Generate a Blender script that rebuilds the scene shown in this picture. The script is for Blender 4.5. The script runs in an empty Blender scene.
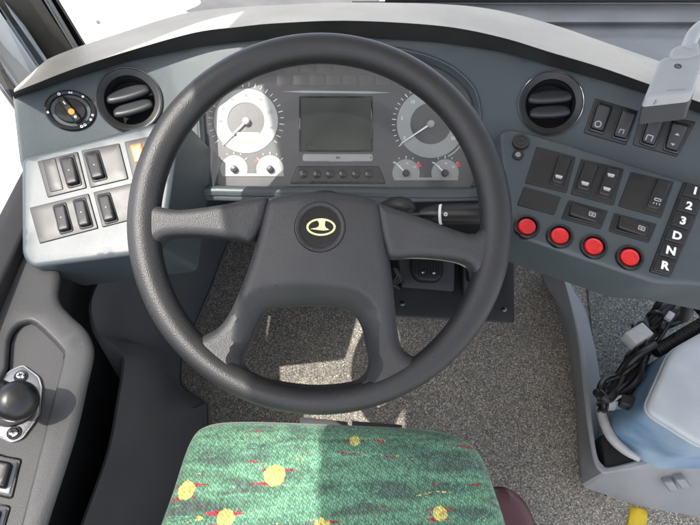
import bpy, bmesh, math, random
import numpy as np
from mathutils import Vector, Matrix
from mathutils.geometry import delaunay_2d_cdt
random.seed(7)
R = math.radians
scene = bpy.context.scene
COL = scene.collection

# ------------------------------------------------------------------ camera
PITCH = R(52)
CAM = Vector((0, 0, 1.30))
FPX, CX, CY = 560.0, 350.0, 262.5
CR = Vector((1, 0, 0))
CU = Vector((0, math.sin(PITCH), math.cos(PITCH)))
CF = Vector((0, math.cos(PITCH), -math.sin(PITCH)))
def ray(x, y): return CF + CR * ((x - CX) / FPX) + CU * ((CY - y) / FPX)
def W(x, y, d): return CAM + ray(x, y) * d
def Wz(x, y, z):
    r = ray(x, y); return CAM + r * ((z - CAM.z) / r.z)

cam = bpy.data.cameras.new('camera'); camo = bpy.data.objects.new('camera', cam); COL.objects.link(camo)
camo.location = CAM
camo.rotation_euler = (R(90) - PITCH, 0, 0)
cam.sensor_fit = 'HORIZONTAL'; cam.sensor_width = 36; cam.lens = FPX / 700 * 36
cam.clip_start = 0.02; cam.clip_end = 500
scene.camera = camo

# ------------------------------------------------------------------ materials
def newmat(name):
    m = bpy.data.materials.new(name); m.use_nodes = True
    nt = m.node_tree; b = nt.nodes['Principled BSDF']
    return m, nt, b
def N(nt, t, **kw):
    n = nt.nodes.new(t)
    for k, v in kw.items(): setattr(n, k, v)
    return n
def rgb(*c): return (c[0], c[1], c[2], 1)
def mat(name, base, rough=.5, metal=0, grain=None, mottle=None, coat=0, spec=None, dust=None, scratch=None):
    m, nt, b = newmat(name)
    b.inputs['Base Color'].default_value = rgb(*base)
    b.inputs['Roughness'].default_value = rough
    b.inputs['Metallic'].default_value = metal
    b.inputs['Coat Weight'].default_value = coat
    b.inputs['Coat Roughness'].default_value = .08
    if spec is not None: b.inputs['Specular IOR Level'].default_value = spec
    tc = N(nt, 'ShaderNodeTexCoord')
    col = None
    if mottle:
        n = N(nt, 'ShaderNodeTexNoise'); n.inputs['Scale'].default_value = mottle[0]; n.inputs['Detail'].default_value = 6
        nt.links.new(tc.outputs['Object'], n.inputs['Vector'])
        r = N(nt, 'ShaderNodeValToRGB')
        r.color_ramp.elements[0].position = .3; r.color_ramp.elements[1].position = .72
        a = mottle[1]
        r.color_ramp.elements[0].color = rgb(*[c * (1 - a) for c in base]); r.color_ramp.elements[1].color = rgb(*[min(1, c * (1 + a)) for c in base])
        nt.links.new(n.outputs['Fac'], r.inputs['Fac'])
        nt.links.new(r.outputs['Color'], b.inputs['Base Color']); col = r.outputs['Color']
        mr = N(nt, 'ShaderNodeMapRange'); mr.inputs['To Min'].default_value = max(.02, rough - .09); mr.inputs['To Max'].default_value = rough + .09
        nt.links.new(n.outputs['Fac'], mr.inputs['Value']); nt.links.new(mr.outputs['Result'], b.inputs['Roughness'])
    if dust:   # pale dust specks and smudges that belong to the surface
        n2 = N(nt, 'ShaderNodeTexVoronoi'); n2.inputs['Scale'].default_value = dust[0]
        nt.links.new(tc.outputs['Object'], n2.inputs['Vector'])
        n3 = N(nt, 'ShaderNodeTexNoise'); n3.inputs['Scale'].default_value = 23; n3.inputs['Detail'].default_value = 4
        nt.links.new(tc.outputs['Object'], n3.inputs['Vector'])
        lt = N(nt, 'ShaderNodeMath', operation='LESS_THAN'); lt.inputs[1].default_value = dust[1]
        nt.links.new(n2.outputs['Distance'], lt.inputs[0])
        gt = N(nt, 'ShaderNodeMath', operation='GREATER_THAN'); gt.inputs[1].default_value = .55
        nt.links.new(n3.outputs['Fac'], gt.inputs[0])
        mu = N(nt, 'ShaderNodeMath', operation='MULTIPLY'); nt.links.new(lt.outputs[0], mu.inputs[0]); nt.links.new(gt.outputs[0], mu.inputs[1])
        mx = N(nt, 'ShaderNodeMix', data_type='RGBA'); nt.links.new(mu.outputs[0], mx.inputs['Factor'])
        if col: nt.links.new(col, mx.inputs['A'])
        else: mx.inputs['A'].default_value = rgb(*base)
        mx.inputs['B'].default_value = rgb(*[min(.5, c * 1.6 + .05) for c in base])
        nt.links.new(mx.outputs['Result'], b.inputs['Base Color'])
    if grain:
        v = N(nt, 'ShaderNodeTexNoise'); v.inputs['Scale'].default_value = grain[0]; v.inputs['Detail'].default_value = 2
        nt.links.new(tc.outputs['Object'], v.inputs['Vector'])
        bp = N(nt, 'ShaderNodeBump'); bp.inputs['Strength'].default_value = grain[1]; bp.inputs['Distance'].default_value = grain[2] if len(grain) > 2 else .0006
        nt.links.new(v.outputs['Fac'], bp.inputs['Height'])
        nt.links.new(bp.outputs['Normal'], b.inputs['Normal'])
    return m

M = {}
M['teal'] = mat('dash_plastic', (.050, .064, .070), .50, grain=(900, .35), mottle=(9, .10), dust=(160, .035))
M['panel'] = mat('panel_plastic', (.050, .063, .069), .385, grain=(1100, .25), mottle=(11, .08))
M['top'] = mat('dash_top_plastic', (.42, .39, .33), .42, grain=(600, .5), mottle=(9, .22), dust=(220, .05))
M['lip'] = mat('dark_trim', (.019, .0185, .018), .5, grain=(800, .3), mottle=(20, .2), dust=(130, .03))
M['black'] = mat('black_plastic', (.007, .007, .0075), .35, grain=(1300, .15), mottle=(30, .15))
M['plate'] = mat('switch_plate', (.0115, .0115, .012), .40, grain=(1500, .25, .0004), mottle=(40, .2))
M['blackgloss'] = mat('gloss_black', (.008, .008, .009), .18, mottle=(25, .2))
M['void'] = mat('matt_black', (.006, .006, .007), .8, mottle=(12, .3))
M['chrome'] = mat('chrome', (.75, .76, .78), .14, 1, mottle=(60, .05))
M['steel'] = mat('brushed_steel', (.30, .305, .31), .36, 1, grain=(700, .2), mottle=(25, .15))
M['grey'] = mat('grey_plastic', (.23, .237, .24), .55, grain=(900, .35), mottle=(15, .12), dust=(150, .03))
M['console'] = mat('console_plastic', (.042, .0425, .044), .52, grain=(1000, .4), mottle=(10, .13), dust=(140, .03))
M['dkpanel'] = mat('dark_footwell_plastic', (.085, .089, .092), .52, grain=(900, .35), mottle=(7, .16), dust=(120, .03))
M['light'] = mat('pale_grey_plastic', (.30, .305, .31), .42, grain=(900, .15), mottle=(20, .06), dust=(200, .03))
M['pillar'] = mat('pillar_paint', (.48, .53, .57), .4, mottle=(8, .08), grain=(500, .1))
M['pillar_dark'] = mat('pillar_trim', (.115, .11, .095), .55, mottle=(12, .25), grain=(700, .3))
M['rubber'] = mat('rubber_seal', (.012, .011, .012), .6, mottle=(30, .2))
M['white'] = mat('white_print', (.80, .80, .80), .5, mottle=(80, .03))
M['print'] = mat('grey_print', (.42, .42, .42), .5, mottle=(80, .05))
M['cream'] = mat('cream_print', (.83, .78, .36), .5, mottle=(80, .04))
M['redprint'] = mat('red_print', (.62, .05, .05), .5, mottle=(80, .04))
M['greenprint'] = mat('green_print', (.12, .45, .33), .5, mottle=(80, .04))
M['orange'] = mat('orange_plastic', (.85, .22, .03), .35, mottle=(60, .06))
M['amber'] = mat('amber_lens', (.70, .17, .05), .3, mottle=(60, .1))
M['dialgrey'] = mat('dial_grey', (.27, .285, .28), .5, mottle=(50, .04))
M['dialsunlit'] = mat('dial_sunlit', (.34, .35, .34), .5, mottle=(50, .03))  # lighter copy of the dial grey, sun glare put into left gauges
M['face'] = mat('cluster_face', (.060, .061, .064), .42, grain=(1500, .1), mottle=(25, .1))
M['lamp'] = mat('dark_lamp_window', (.075, .067, .064), .35, mottle=(40, .1))
M['lcd'] = mat('lcd_green', (.50, .55, .33), .3, mottle=(60, .05))
M['screen'] = mat('dark_screen', (.020, .026, .022), .22, mottle=(16, .45))
M['bar'] = mat('grey_bar', (.30, .31, .30), .4, mottle=(40, .05))
M['gear_key'] = mat('key_plastic', (.010, .010, .013), .32, mottle=(40, .15))
M['yellow'] = mat('yellow_paint', (.55, .40, .02), .5, mottle=(30, .25), grain=(400, .3))
M['maroon'] = mat('maroon_leatherette', (.055, .012, .014), .42, grain=(600, .5), mottle=(18, .25))
M['tankwhite'] = mat('milky_plastic', (.37, .40, .41), .38, mottle=(16, .12), grain=(150, .08))
M['wire'] = mat('black_cable', (.007, .0065, .0065), .55, mottle=(50, .3))
M['wirewhite'] = mat('white_connector', (.36, .36, .35), .5, mottle=(60, .1))
M['trimtan'] = mat('tan_trim', (.20, .18, .14), .4, mottle=(40, .1))
M['headliner'] = mat('headliner', (.60, .60, .57), .8, mottle=(10, .05))
# blue washer fluid seen through milky plastic
def tank_blue():
    m, nt, b = newmat('blue_filled_plastic')
    tc = N(nt, 'ShaderNodeTexCoord')
    n = N(nt, 'ShaderNodeTexNoise'); n.inputs['Scale'].default_value = 14; n.inputs['Detail'].default_value = 4
    nt.links.new(tc.outputs['Object'], n.inputs['Vector'])
    r = N(nt, 'ShaderNodeValToRGB'); r.color_ramp.elements[0].color = rgb(.13, .24, .37); r.color_ramp.elements[1].color = rgb(.30, .41, .51)
    r.color_ramp.elements[0].position = .35; r.color_ramp.elements[1].position = .7
    nt.links.new(n.outputs['Fac'], r.inputs['Fac']); nt.links.new(r.outputs['Color'], b.inputs['Base Color'])
    b.inputs['Roughness'].default_value = .35
    b.inputs['Subsurface Weight'].default_value = .3; b.inputs['Subsurface Radius'].default_value = (.02, .03, .05); b.inputs['Subsurface Scale'].default_value = .5
    return m
M['tankblue'] = tank_blue()

def leather(name, base, rough, scale, strength):
    m, nt, b = newmat(name)
    tc = N(nt, 'ShaderNodeTexCoord')
    v = N(nt, 'ShaderNodeTexVoronoi'); v.inputs['Scale'].default_value = scale
    nz = N(nt, 'ShaderNodeTexNoise'); nz.inputs['Scale'].default_value = 12; nz.inputs['Detail'].default_value = 5
    for q in (v, nz): nt.links.new(tc.outputs['Object'], q.inputs['Vector'])
    bp = N(nt, 'ShaderNodeBump'); bp.inputs['Strength'].default_value = strength; bp.inputs['Distance'].default_value = .0011
    nt.links.new(v.outputs['Distance'], bp.inputs['Height']); nt.links.new(bp.outputs['Normal'], b.inputs['Normal'])
    r = N(nt, 'ShaderNodeValToRGB'); r.color_ramp.elements[0].position = .3; r.color_ramp.elements[1].position = .75
    r.color_ramp.elements[0].color = rgb(*[c * .82 for c in base]); r.color_ramp.elements[1].color = rgb(*[c * 1.2 for c in base])
    nt.links.new(nz.outputs['Fac'], r.inputs['Fac']); nt.links.new(r.outputs['Color'], b.inputs['Base Color'])
    mr = N(nt, 'ShaderNodeMapRange'); mr.inputs['To Min'].default_value = rough - .1; mr.inputs['To Max'].default_value = rough + .1
    nt.links.new(nz.outputs['Fac'], mr.inputs['Value']); nt.links.new(mr.outputs['Result'], b.inputs['Roughness'])
    return m
M['rim'] = leather('grained_rim', (.0145, .0143, .0146), .45, 820, .24)
M['pad'] = leather('grained_pad', (.0265, .0265, .0275), .49, 800, .30)

def glass(name, ior=1.45, rough=.01, tint=(1, 1, 1), haze=0):
    m = bpy.data.materials.new(name); m.use_nodes = True; nt = m.node_tree
    nt.nodes.clear()
    out = N(nt, 'ShaderNodeOutputMaterial')
    tr = N(nt, 'ShaderNodeBsdfTransparent'); tr.inputs['Color'].default_value = rgb(*tint)
    gl = N(nt, 'ShaderNodeBsdfGlossy'); gl.inputs['Roughness'].default_value = rough
    lw = N(nt, 'ShaderNodeLayerWeight'); pw = N(nt, 'ShaderNodeMath', operation='POWER'); pw.inputs[1].default_value = 4.5
    fr = N(nt, 'ShaderNodeMath', operation='MULTIPLY_ADD'); fr.inputs[1].default_value = .6; fr.inputs[2].default_value = (ior - 1) ** 2 / (ior + 1) ** 2
    lw.inputs['Blend'].default_value = .5
    nt.links.new(lw.outputs['Facing'], pw.inputs[0]); nt.links.new(pw.outputs[0], fr.inputs[0])
    mx = N(nt, 'ShaderNodeMixShader')
    nt.links.new(fr.outputs[0], mx.inputs[0]); nt.links.new(tr.outputs[0], mx.inputs[1]); nt.links.new(gl.outputs[0], mx.inputs[2])
    last = mx
    if haze:
        df = N(nt, 'ShaderNodeBsdfDiffuse'); df.inputs['Color'].default_value = rgb(.8, .8, .8)
        m2 = N(nt, 'ShaderNodeMixShader'); m2.inputs[0].default_value = haze
        nt.links.new(mx.outputs[0], m2.inputs[1]); nt.links.new(df.outputs[0], m2.inputs[2]); last = m2
    nt.links.new(last.outputs[0], out.inputs['Surface'])
    return m
M['glass'] = glass('window_glass', 1.4, .005)
M['cover'] = glass('cluster_cover', 1.45, .06, haze=.024)

def floor_mat(name='speckled_vinyl', mult=(1, 1, 1), scale=400):
    m, nt, b = newmat(name)
    tc = N(nt, 'ShaderNodeTexCoord')
    v = N(nt, 'ShaderNodeTexVoronoi'); v.inputs['Scale'].default_value = scale
    nt.links.new(tc.outputs['Object'], v.inputs['Vector'])
    sep = N(nt, 'ShaderNodeSeparateColor'); nt.links.new(v.outputs['Color'], sep.inputs[0])
    r = N(nt, 'ShaderNodeValToRGB'); cr = r.color_ramp; cr.interpolation = 'CONSTANT'
    cols = [(0, (.10, .098, .095)), (.26, (.165, .16, .15)), (.50, (.24, .235, .22)), (.66, (.060, .059, .058)), (.79, (.28, .24, .165)), (.86, (.36, .35, .33)), (.93, (.19, .155, .11)), (.965, (.50, .49, .46))]
    cols = [(p, tuple(c[i] * mult[i] for i in range(3))) for p, c in cols]
    cr.elements[0].position = 0; cr.elements[0].color = rgb(*cols[0][1]); cr.elements[1].position = cols[1][0]; cr.elements[1].color = rgb(*cols[1][1])
    for p, c in cols[2:]:
        e = cr.elements.new(p); e.color = rgb(*c)
    nt.links.new(sep.outputs[0], r.inputs['Fac'])
    nz = N(nt, 'ShaderNodeTexNoise'); nz.inputs['Scale'].default_value = 7; nz.inputs['Detail'].default_value = 6
    nt.links.new(tc.outputs['Object'], nz.inputs['Vector'])
    mr = N(nt, 'ShaderNodeMapRange'); mr.inputs['To Min'].default_value = .90; mr.inputs['To Max'].default_value = 1.50
    nt.links.new(nz.outputs['Fac'], mr.inputs['Value'])
    mx = N(nt, 'ShaderNodeMix', data_type='RGBA', blend_type='MULTIPLY'); mx.inputs['Factor'].default_value = 1
    nt.links.new(r.outputs['Color'], mx.inputs['A']); nt.links.new(mr.outputs['Result'], mx.inputs['B'])
    dn = N(nt, 'ShaderNodeTexNoise'); dn.inputs['Scale'].default_value = 3.2; dn.inputs['Detail'].default_value = 9; dn.inputs['Roughness'].default_value = .72
    nt.links.new(tc.outputs['Object'], dn.inputs['Vector'])
    dr = N(nt, 'ShaderNodeValToRGB'); dr.color_ramp.elements[0].position = .52; dr.color_ramp.elements[1].position = .72
    dr.color_ramp.elements[0].color = (0, 0, 0, 1); dr.color_ramp.elements[1].color = (.45, .45, .45, 1)
    nt.links.new(dn.outputs['Fac'], dr.inputs['Fac'])
    m3 = N(nt, 'ShaderNodeMix', data_type='RGBA'); nt.links.new(dr.outputs['Color'], m3.inputs['Factor']); nt.links.new(mx.outputs['Result'], m3.inputs['A']); m3.inputs['B'].default_value = rgb(.10 * mult[0], .088 * mult[1], .068 * mult[2])
    nt.links.new(m3.outputs['Result'], b.inputs['Base Color'])
    b.inputs['Roughness'].default_value = .6
    bp = N(nt, 'ShaderNodeBump'); bp.inputs['Strength'].default_value = .4; bp.inputs['Distance'].default_value = .0007
    nt.links.new(v.outputs['Distance'], bp.inputs['Height']); nt.links.new(bp.outputs['Normal'], b.inputs['Normal'])
    return m
M['floor'] = floor_mat('speckled_vinyl', (.98, .95, .885), 480)

def ground_mat():
    m, nt, b = newmat('pale_concrete')
    tc = N(nt, 'ShaderNodeTexCoord')
    nz = N(nt, 'ShaderNodeTexNoise'); nz.inputs['Scale'].default_value = 1.1; nz.inputs['Detail'].default_value = 8
    n2 = N(nt, 'ShaderNodeTexNoise'); n2.inputs['Scale'].default_value = 60; n2.inputs['Detail'].default_value = 3
    for q in (nz, n2): nt.links.new(tc.outputs['Object'], q.inputs['Vector'])
    r = N(nt, 'ShaderNodeValToRGB'); r.color_ramp.elements[0].color = rgb(.40, .39, .37); r.color_ramp.elements[1].color = rgb(.58, .57, .55)
    nt.links.new(nz.outputs['Fac'], r.inputs['Fac'])
    mr = N(nt, 'ShaderNodeMapRange'); mr.inputs['To Min'].default_value = .8; mr.inputs['To Max'].default_value = 1.2
    nt.links.new(n2.outputs['Fac'], mr.inputs['Value'])
    mx = N(nt, 'ShaderNodeMix', data_type='RGBA', blend_type='MULTIPLY'); mx.inputs['Factor'].default_value = 1
    nt.links.new(r.outputs['Color'], mx.inputs['A']); nt.links.new(mr.outputs['Result'], mx.inputs['B'])
    nt.links.new(mx.outputs['Result'], b.inputs['Base Color']); b.inputs['Roughness'].default_value = .85
    return m
M['ground'] = ground_mat()
M['asphalt'] = mat('worn_asphalt', (.10, .10, .10), .85, mottle=(3, .3), grain=(200, .5, .003))

# ------------------------------------------------------------------ geometry helpers
class MB:
    def __init__(s): s.v = []; s.f = []; s.sm = []
    def add(s, vs, fs, smooth=True):
        o = len(s.v); s.v += [Vector(p) for p in vs]
        for f in fs: s.f.append([i + o for i in f]); s.sm.append(smooth)
        return s
    def build(s, name, m, parent=None, L=None, angle=35):
        if L is None: L = base_of(parent)
        me = bpy.data.meshes.new(name)
        me.from_pydata([tuple(p - L) for p in s.v], [], s.f)
        bm = bmesh.new(); bm.from_mesh(me)
        bmesh.ops.recalc_face_normals(bm, faces=bm.faces) if RECALC else None
        bm.to_mesh(me); bm.free()
        me.polygons.foreach_set('use_smooth', s.sm[:len(me.polygons)] if len(s.sm) >= len(me.polygons) else [True] * len(me.polygons))
        me.set_sharp_from_angle(angle=R(angle))
        me.materials.append(m); me.update()
        o = bpy.data.objects.new(name, me); COL.objects.link(o)
        if parent is not None: o.parent = parent
        else: o.location = L
        return o
RECALC = True
BASE = {}
def base_of(o):
    while o.parent is not None: o = o.parent
    return Vector(o.location)
def tag(o, label, cat, group=None, kind=None):
    if label: o['label'] = label
    if cat: o['category'] = cat
    if group: o['group'] = group
    if kind: o['kind'] = kind
    return o
def thing(name, label, cat, loc, group=None):
    o = bpy.data.objects.new(name, None); COL.objects.link(o); o.location = loc
    o.empty_display_size = .05
    return tag(o, label, cat, group)

class Fr:   # a local frame
    def __init__(s, o, x, y, z): s.o, s.x, s.y, s.z = o, x, y, z
    def __call__(s, u, v, h=0): return s.o + s.x * u + s.y * v + s.z * h
    def rot(s, a):
        c, q = math.cos(a), math.sin(a); return Fr(s.o, s.x * c + s.y * q, s.y * c - s.x * q, s.z)
    def tilt(s, a):   # about local x
        c, q = math.cos(a), math.sin(a); return Fr(s.o, s.x, s.y * c + s.z * q, s.z * c - s.y * q)
    def shift(s, u, v, h=0): return Fr(s(u, v, h), s.x, s.y, s.z)

class Surf:  # a plane with an optional bump b(u,v) along its normal
    def __init__(s, p, n=None, pts=None, b=None):
        if pts:
            A, B, C = [W(*q) for q in pts]; n = (B - A).cross(C - A).normalized()
            p = (A + B + C) / 3
        n = n.normalized()
        if n.dot(CAM - p) < 0: n = -n
        x = (CR - n * n.dot(CR)).normalized(); y = n.cross(x)
        s.o, s.x, s.y, s.n = p, x, y, n; s.b = b or (lambda u, v: 0.0)
    def px(s, X, Y, h=0):
        r = ray(X, Y); off = h
        for _ in range(12):
            t = ((s.o - CAM).dot(s.n) + off) / r.dot(s.n); P = CAM + r * t - s.o
            u, v = P.dot(s.x), P.dot(s.y); off = s.b(u, v) + h
        return (u, v)
    def P(s, X, Y, h=0): return s(*s.px(X, Y, h), h)
    def __call__(s, u, v, h=0): return s.o + s.x * u + s.y * v + s.n * (s.b(u, v) + h)
    def fr(s, X, Y, h=0):
        u, v = s.px(X, Y, h); e = .004
        x = (s(u + e, v) - s(u - e, v)).normalized(); y = (s(u, v + e) - s(u, v - e)).normalized()
        n = x.cross(y).normalized(); y = n.cross(x)
        return Fr(s(u, v, h), x, y, n)
    def poly(s, pts, h=0): return [s.px(*p, h) for p in pts]

def smooth_closed(pts, n=8):
    out = []; k = len(pts)
    for i in range(k):
        p0, p1, p2, p3 = [np.array(pts[(i + j - 1) % k], float) for j in range(4)]
        for t in np.linspace(0, 1, n, endpoint=False):
            out.append(tuple(.5 * ((2 * p1) + (-p0 + p2) * t + (2 * p0 - 5 * p1 + 4 * p2 - p3) * t * t + (-p0 + 3 * p1 - 3 * p2 + p3) * t ** 3)))
    return out
def smooth_open(pts, n=8):
    pts = [np.array(p, float) for p in pts]; P = [2 * pts[0] - pts[1]] + pts + [2 * pts[-1] - pts[-2]]; out = []
    for i in range(len(pts) - 1):
        p0, p1, p2, p3 = P[i:i + 4]
        for t in np.linspace(0, 1, n, endpoint=False):
            out.append(.5 * ((2 * p1) + (-p0 + p2) * t + (2 * p0 - 5 * p1 + 4 * p2 - p3) * t * t + (-p0 + 3 * p1 - 3 * p2 + p3) * t ** 3))
    out.append(pts[-1]); return out
def rounded(pts, r, seg=5):
    out = []; k = len(pts)
    for i in range(k):
        a, p, b = [np.array(pts[(i + j - 1) % k], float) for j in range(3)]
        da, db = a - p, b - p; la, lb = np.linalg.norm(da), np.linalg.norm(db)
        q = min(r, la * .48, lb * .48); s0, s1 = p + da / la * q, p + db / lb * q
        for t in np.linspace(0, 1, seg):
            out.append(tuple((1 - t) ** 2 * s0 + 2 * t * (1 - t) * p + t * t * s1))
    return out
def resample(pts, sp):
    out = []; k = len(pts)
    for i in range(k):
        a, b = np.array(pts[i], float), np.array(pts[(i + 1) % k], float); l = np.linalg.norm(b - a)
        if l < 1e-7: continue
        n = max(1, int(math.ceil(l / sp)))
        for j in range(n): out.append(tuple(a + (b - a) * j / n))
    return out
def circle(r, n=48, c=(0, 0), ry=None): return [(c[0] + r * math.cos(2 * PI * i / n), c[1] + (ry or r) * math.sin(2 * PI * i / n)) for i in range(n)]
PI = math.pi
def inside(P, poly):
    x, y = P[:, 0], P[:, 1]; q = np.array(poly); res = np.zeros(len(P), bool); k = len(q)
    for i in range(k):
        x0, y0 = q[i]; x1, y1 = q[(i + 1) % k]
        c = (y0 > y) != (y1 > y)
        if y1 != y0: res ^= c & (x < (x1 - x0) * (y - y0) / (y1 - y0) + x0)
    return res
def pdist(P, poly):
    q = np.array(poly); d = np.full(len(P), 1e9)
    for i in range(len(q)):
        a, b = q[i], q[(i + 1) % len(q)]; ab = b - a; L2 = ab @ ab
        if L2 < 1e-14: continue
        t = np.clip(((P - a) @ ab) / L2, 0, 1)
        d = np.minimum(d, np.linalg.norm(P - (a + t[:, None] * ab), axis=1))
    return d
def area(p): return .5 * sum(p[i][0] * p[(i + 1) % len(p)][1] - p[(i + 1) % len(p)][0] * p[i][1] for i in range(len(p)))

def pillow(mb, S, outline, holes=(), w=.004, H=.004, wh=None, T=.004, ext=None, sp=.01, bottom=True, hfun=None, cham=None):
    """a plate on frame/surface S: rounded rim of width w and height H, walls T deep (or along the vector ext)"""
    wh = wh or w
    loops = [outline] + list(holes)
    loops = [resample(l, max(sp, .0008)) for l in loops]
    loops = [l if (area(l) > 0) == (i == 0) else l[::-1] for i, l in enumerate(loops)]
    pts = [p for l in loops for p in l]; edges = []; o = 0
    for l in loops:
        k = len(l); edges += [(o + i, o + (i + 1) % k) for i in range(k)]; o += k
    cand = []
    for i, l in enumerate(loops):
        ww = w if i == 0 else wh; k = len(l); A = np.array(l)
        tn = np.roll(A, -1, 0) - np.roll(A, 1, 0); tn /= np.maximum(np.linalg.norm(tn, axis=1), 1e-9)[:, None]
        nn = np.stack([-tn[:, 1], tn[:, 0]], 1)
        for f in (.06, .25, .6, 1.0):
            cand.append((A + nn * ww * f, ww * f * .8))
    A = np.array(loops[0]); lo, hi = A.min(0), A.max(0)
    gx, gy = np.meshgrid(np.arange(lo[0] + sp / 2, hi[0], sp), np.arange(lo[1] + sp / 2, hi[1], sp))
    G = np.stack([gx.ravel(), gy.ravel()], 1)
    if len(G): cand.append((G, max(w, sp * .5)))
    extra = []
    for C, md in cand:
        ok = inside(C, loops[0])
        for l in loops[1:]: ok &= ~inside(C, l)
        C = C[ok]
        if not len(C): continue
        d = np.min([pdist(C, l) for l in loops], axis=0); C = C[d >= md * .999 * 1.0]
        extra += [tuple(c) for c in C]
    allp = [Vector(p) for p in pts + extra]
    vs, es, fs, ov, oe, of = delaunay_2d_cdt(allp, edges, [], 0, 1e-6)
    V = np.array([tuple(v) for v in vs]); F = np.array([f for f in fs if len(f) == 3])
    cen = V[F].mean(1); ok = inside(cen, loops[0])
    for l in loops[1:]: ok &= ~inside(cen, l)
    F = F[ok]
    def q(d, ww): return np.sqrt(np.maximum(0, 1 - (1 - np.clip(d / ww, 0, 1)) ** 2))
    h = H * q(pdist(V, loops[0]), w)
    for l in loops[1:]: h = np.minimum(h, H * q(pdist(V, l), wh))
    if cham is not None:
        dh = np.min([pdist(V, l) for l in loops[1:2]], axis=0); cw = np.array([cham[1](p[0], p[1]) for p in V]); h = h - cham[0] * np.clip(1 - dh / cw, 0, 1)
    if hfun is not None: h = h + np.array([hfun(p[0], p[1]) for p in V])
    tri = []
    for f in F:
        a, b, c = V[f[0]], V[f[1]], V[f[2]]
        ar = (b[0] - a[0]) * (c[1] - a[1]) - (b[1] - a[1]) * (c[0] - a[0])
        if abs(ar) < 1e-13: continue
        tri.append((f[0], f[1], f[2]) if ar > 0 else (f[0], f[2], f[1]))
    top = [S(p[0], p[1], hh) for p, hh in zip(V, h)]
    ec = {}
    for t in tri:
        for i in range(3): ec[(t[i], t[(i + 1) % 3])] = 1
    border = [e for e in ec if (e[1], e[0]) not in ec]
    if ext is None: bot = [S(p[0], p[1], -T) for p in V]
    else: bot = [p + Vector(ext) for p in top]
    n = len(top)
    faces = [list(t) for t in tri]
    used = {}
    vv = list(top)
    def bi(i):
        if i not in used: used[i] = len(vv); vv.append(bot[i])
        return used[i]
    for a, b in border: faces.append([a, bi(a), bi(b), b])
    if bottom:
        for t in tri: faces.append([bi(t[0]), bi(t[2]), bi(t[1])])
    mb.add(vv, faces)
    return mb
def lathe(mb, F, prof, seg=40, sy=1.0):
    vs = []; fs = []
    for r, h in prof:
        for i in range(seg):
            a = 2 * PI * i / seg; vs.append(F(r * math.cos(a), r * sy * math.sin(a), h))
    for j in range(len(prof) - 1):
        for i in range(seg): fs.append([j * seg + i, j * seg + (i + 1) % seg, (j + 1) * seg + (i + 1) % seg, (j + 1) * seg + i])
    if prof[0][0] > 1e-6: pass
    mb.add(vs, fs); return mb
def disc(mb, F, r, h=0, seg=40): return mb.add([F(r * math.cos(2 * PI * i / seg), r * math.sin(2 * PI * i / seg), h) for i in range(seg)], [list(range(seg))], False)
def button(mb, F, r, h, e=.001, seg=32):   # closed low cylinder with a rounded edge
    return lathe(mb, F, [(r, -.003), (r, h - e), (r - e * .3, h - e * .3), (r - e, h), (r * .5, h + e * .15), (1e-5, h + e * .2)], seg)
def ring_flat(mb, F, r0, r1, h, a0=0, a1=2 * PI, seg=64, t=.0006):
    n = max(4, int(seg * abs(a1 - a0) / (2 * PI))); full = abs(a1 - a0) > 2 * PI - .01
    vs = []; fs = []
    for i in range(n + 1):
        a = a0 + (a1 - a0) * i / n
        for r, z in ((r0, h), (r1, h), (r1, h - t), (r0, h - t)): vs.append(F(r * math.cos(a), r * math.sin(a), z))
    for i in range(n):
        for k in range(4): fs.append([i * 4 + k, i * 4 + (k + 1) % 4, i * 4 + 4 + (k + 1) % 4, i * 4 + 4 + k])
    if not full: fs += [[0, 3, 2, 1], [n * 4, n * 4 + 1, n * 4 + 2, n * 4 + 3]]
    return mb.add(vs, fs, False)
def box(mb, F, sx, sy, sz, z0=0, bev=0.0):
    vs = [F(x * sx / 2, y * sy / 2, z0 + z * sz) for z in (0, 1) for x, y in ((-1, -1), (1, -1), (1, 1), (-1, 1))]
    fs = [[3, 2, 1, 0], [4, 5, 6, 7], [0, 1, 5, 4], [1, 2, 6, 5], [2, 3, 7, 6], [3, 0, 4, 7]]
    if bev:
        bm = bmesh.new(); b = [bm.verts.new(v) for v in vs]
        for f in fs: bm.faces.new([b[i] for i in f])
        bmesh.ops.bevel(bm, geom=bm.edges[:] + bm.verts[:], offset=bev, segments=3, affect='EDGES', profile=.5)
        bm.verts.index_update()
        vs = [v.co.copy() for v in bm.verts]; fs = [[v.index for v in f.verts] for f in bm.faces]; bm.free()
    return mb.add(vs, fs)
def bar(mb, F, p, q, wd, h, t=.0006):   # thin flat stroke between two local points
    a, b = np.array(p), np.array(q); d = b - a; l = np.linalg.norm(d); n = np.array((-d[1], d[0])) / l * wd / 2
    c = [a - n, b - n, b + n, a + n]
    vs = [F(x, y, h) for x, y in c] + [F(x, y, h - t) for x, y in c]
    return mb.add(vs, [[0, 1, 2, 3], [7, 6, 5, 4], [0, 4, 5, 1], [1, 5, 6, 2], [2, 6, 7, 3], [3, 7, 4, 0]], False)
def flat(mb, F, pts, h, t=.0006):
    if area(pts) < 0: pts = pts[::-1]
    k = len(pts); vs = [F(x, y, h) for x, y in pts] + [F(x, y, h - t) for x, y in pts]
    return mb.add(vs, [list(range(k)), list(range(2 * k - 1, k - 1, -1))] + [[i, i + k, (i + 1) % k + k, (i + 1) % k] for i in range(k)], False)
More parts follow.
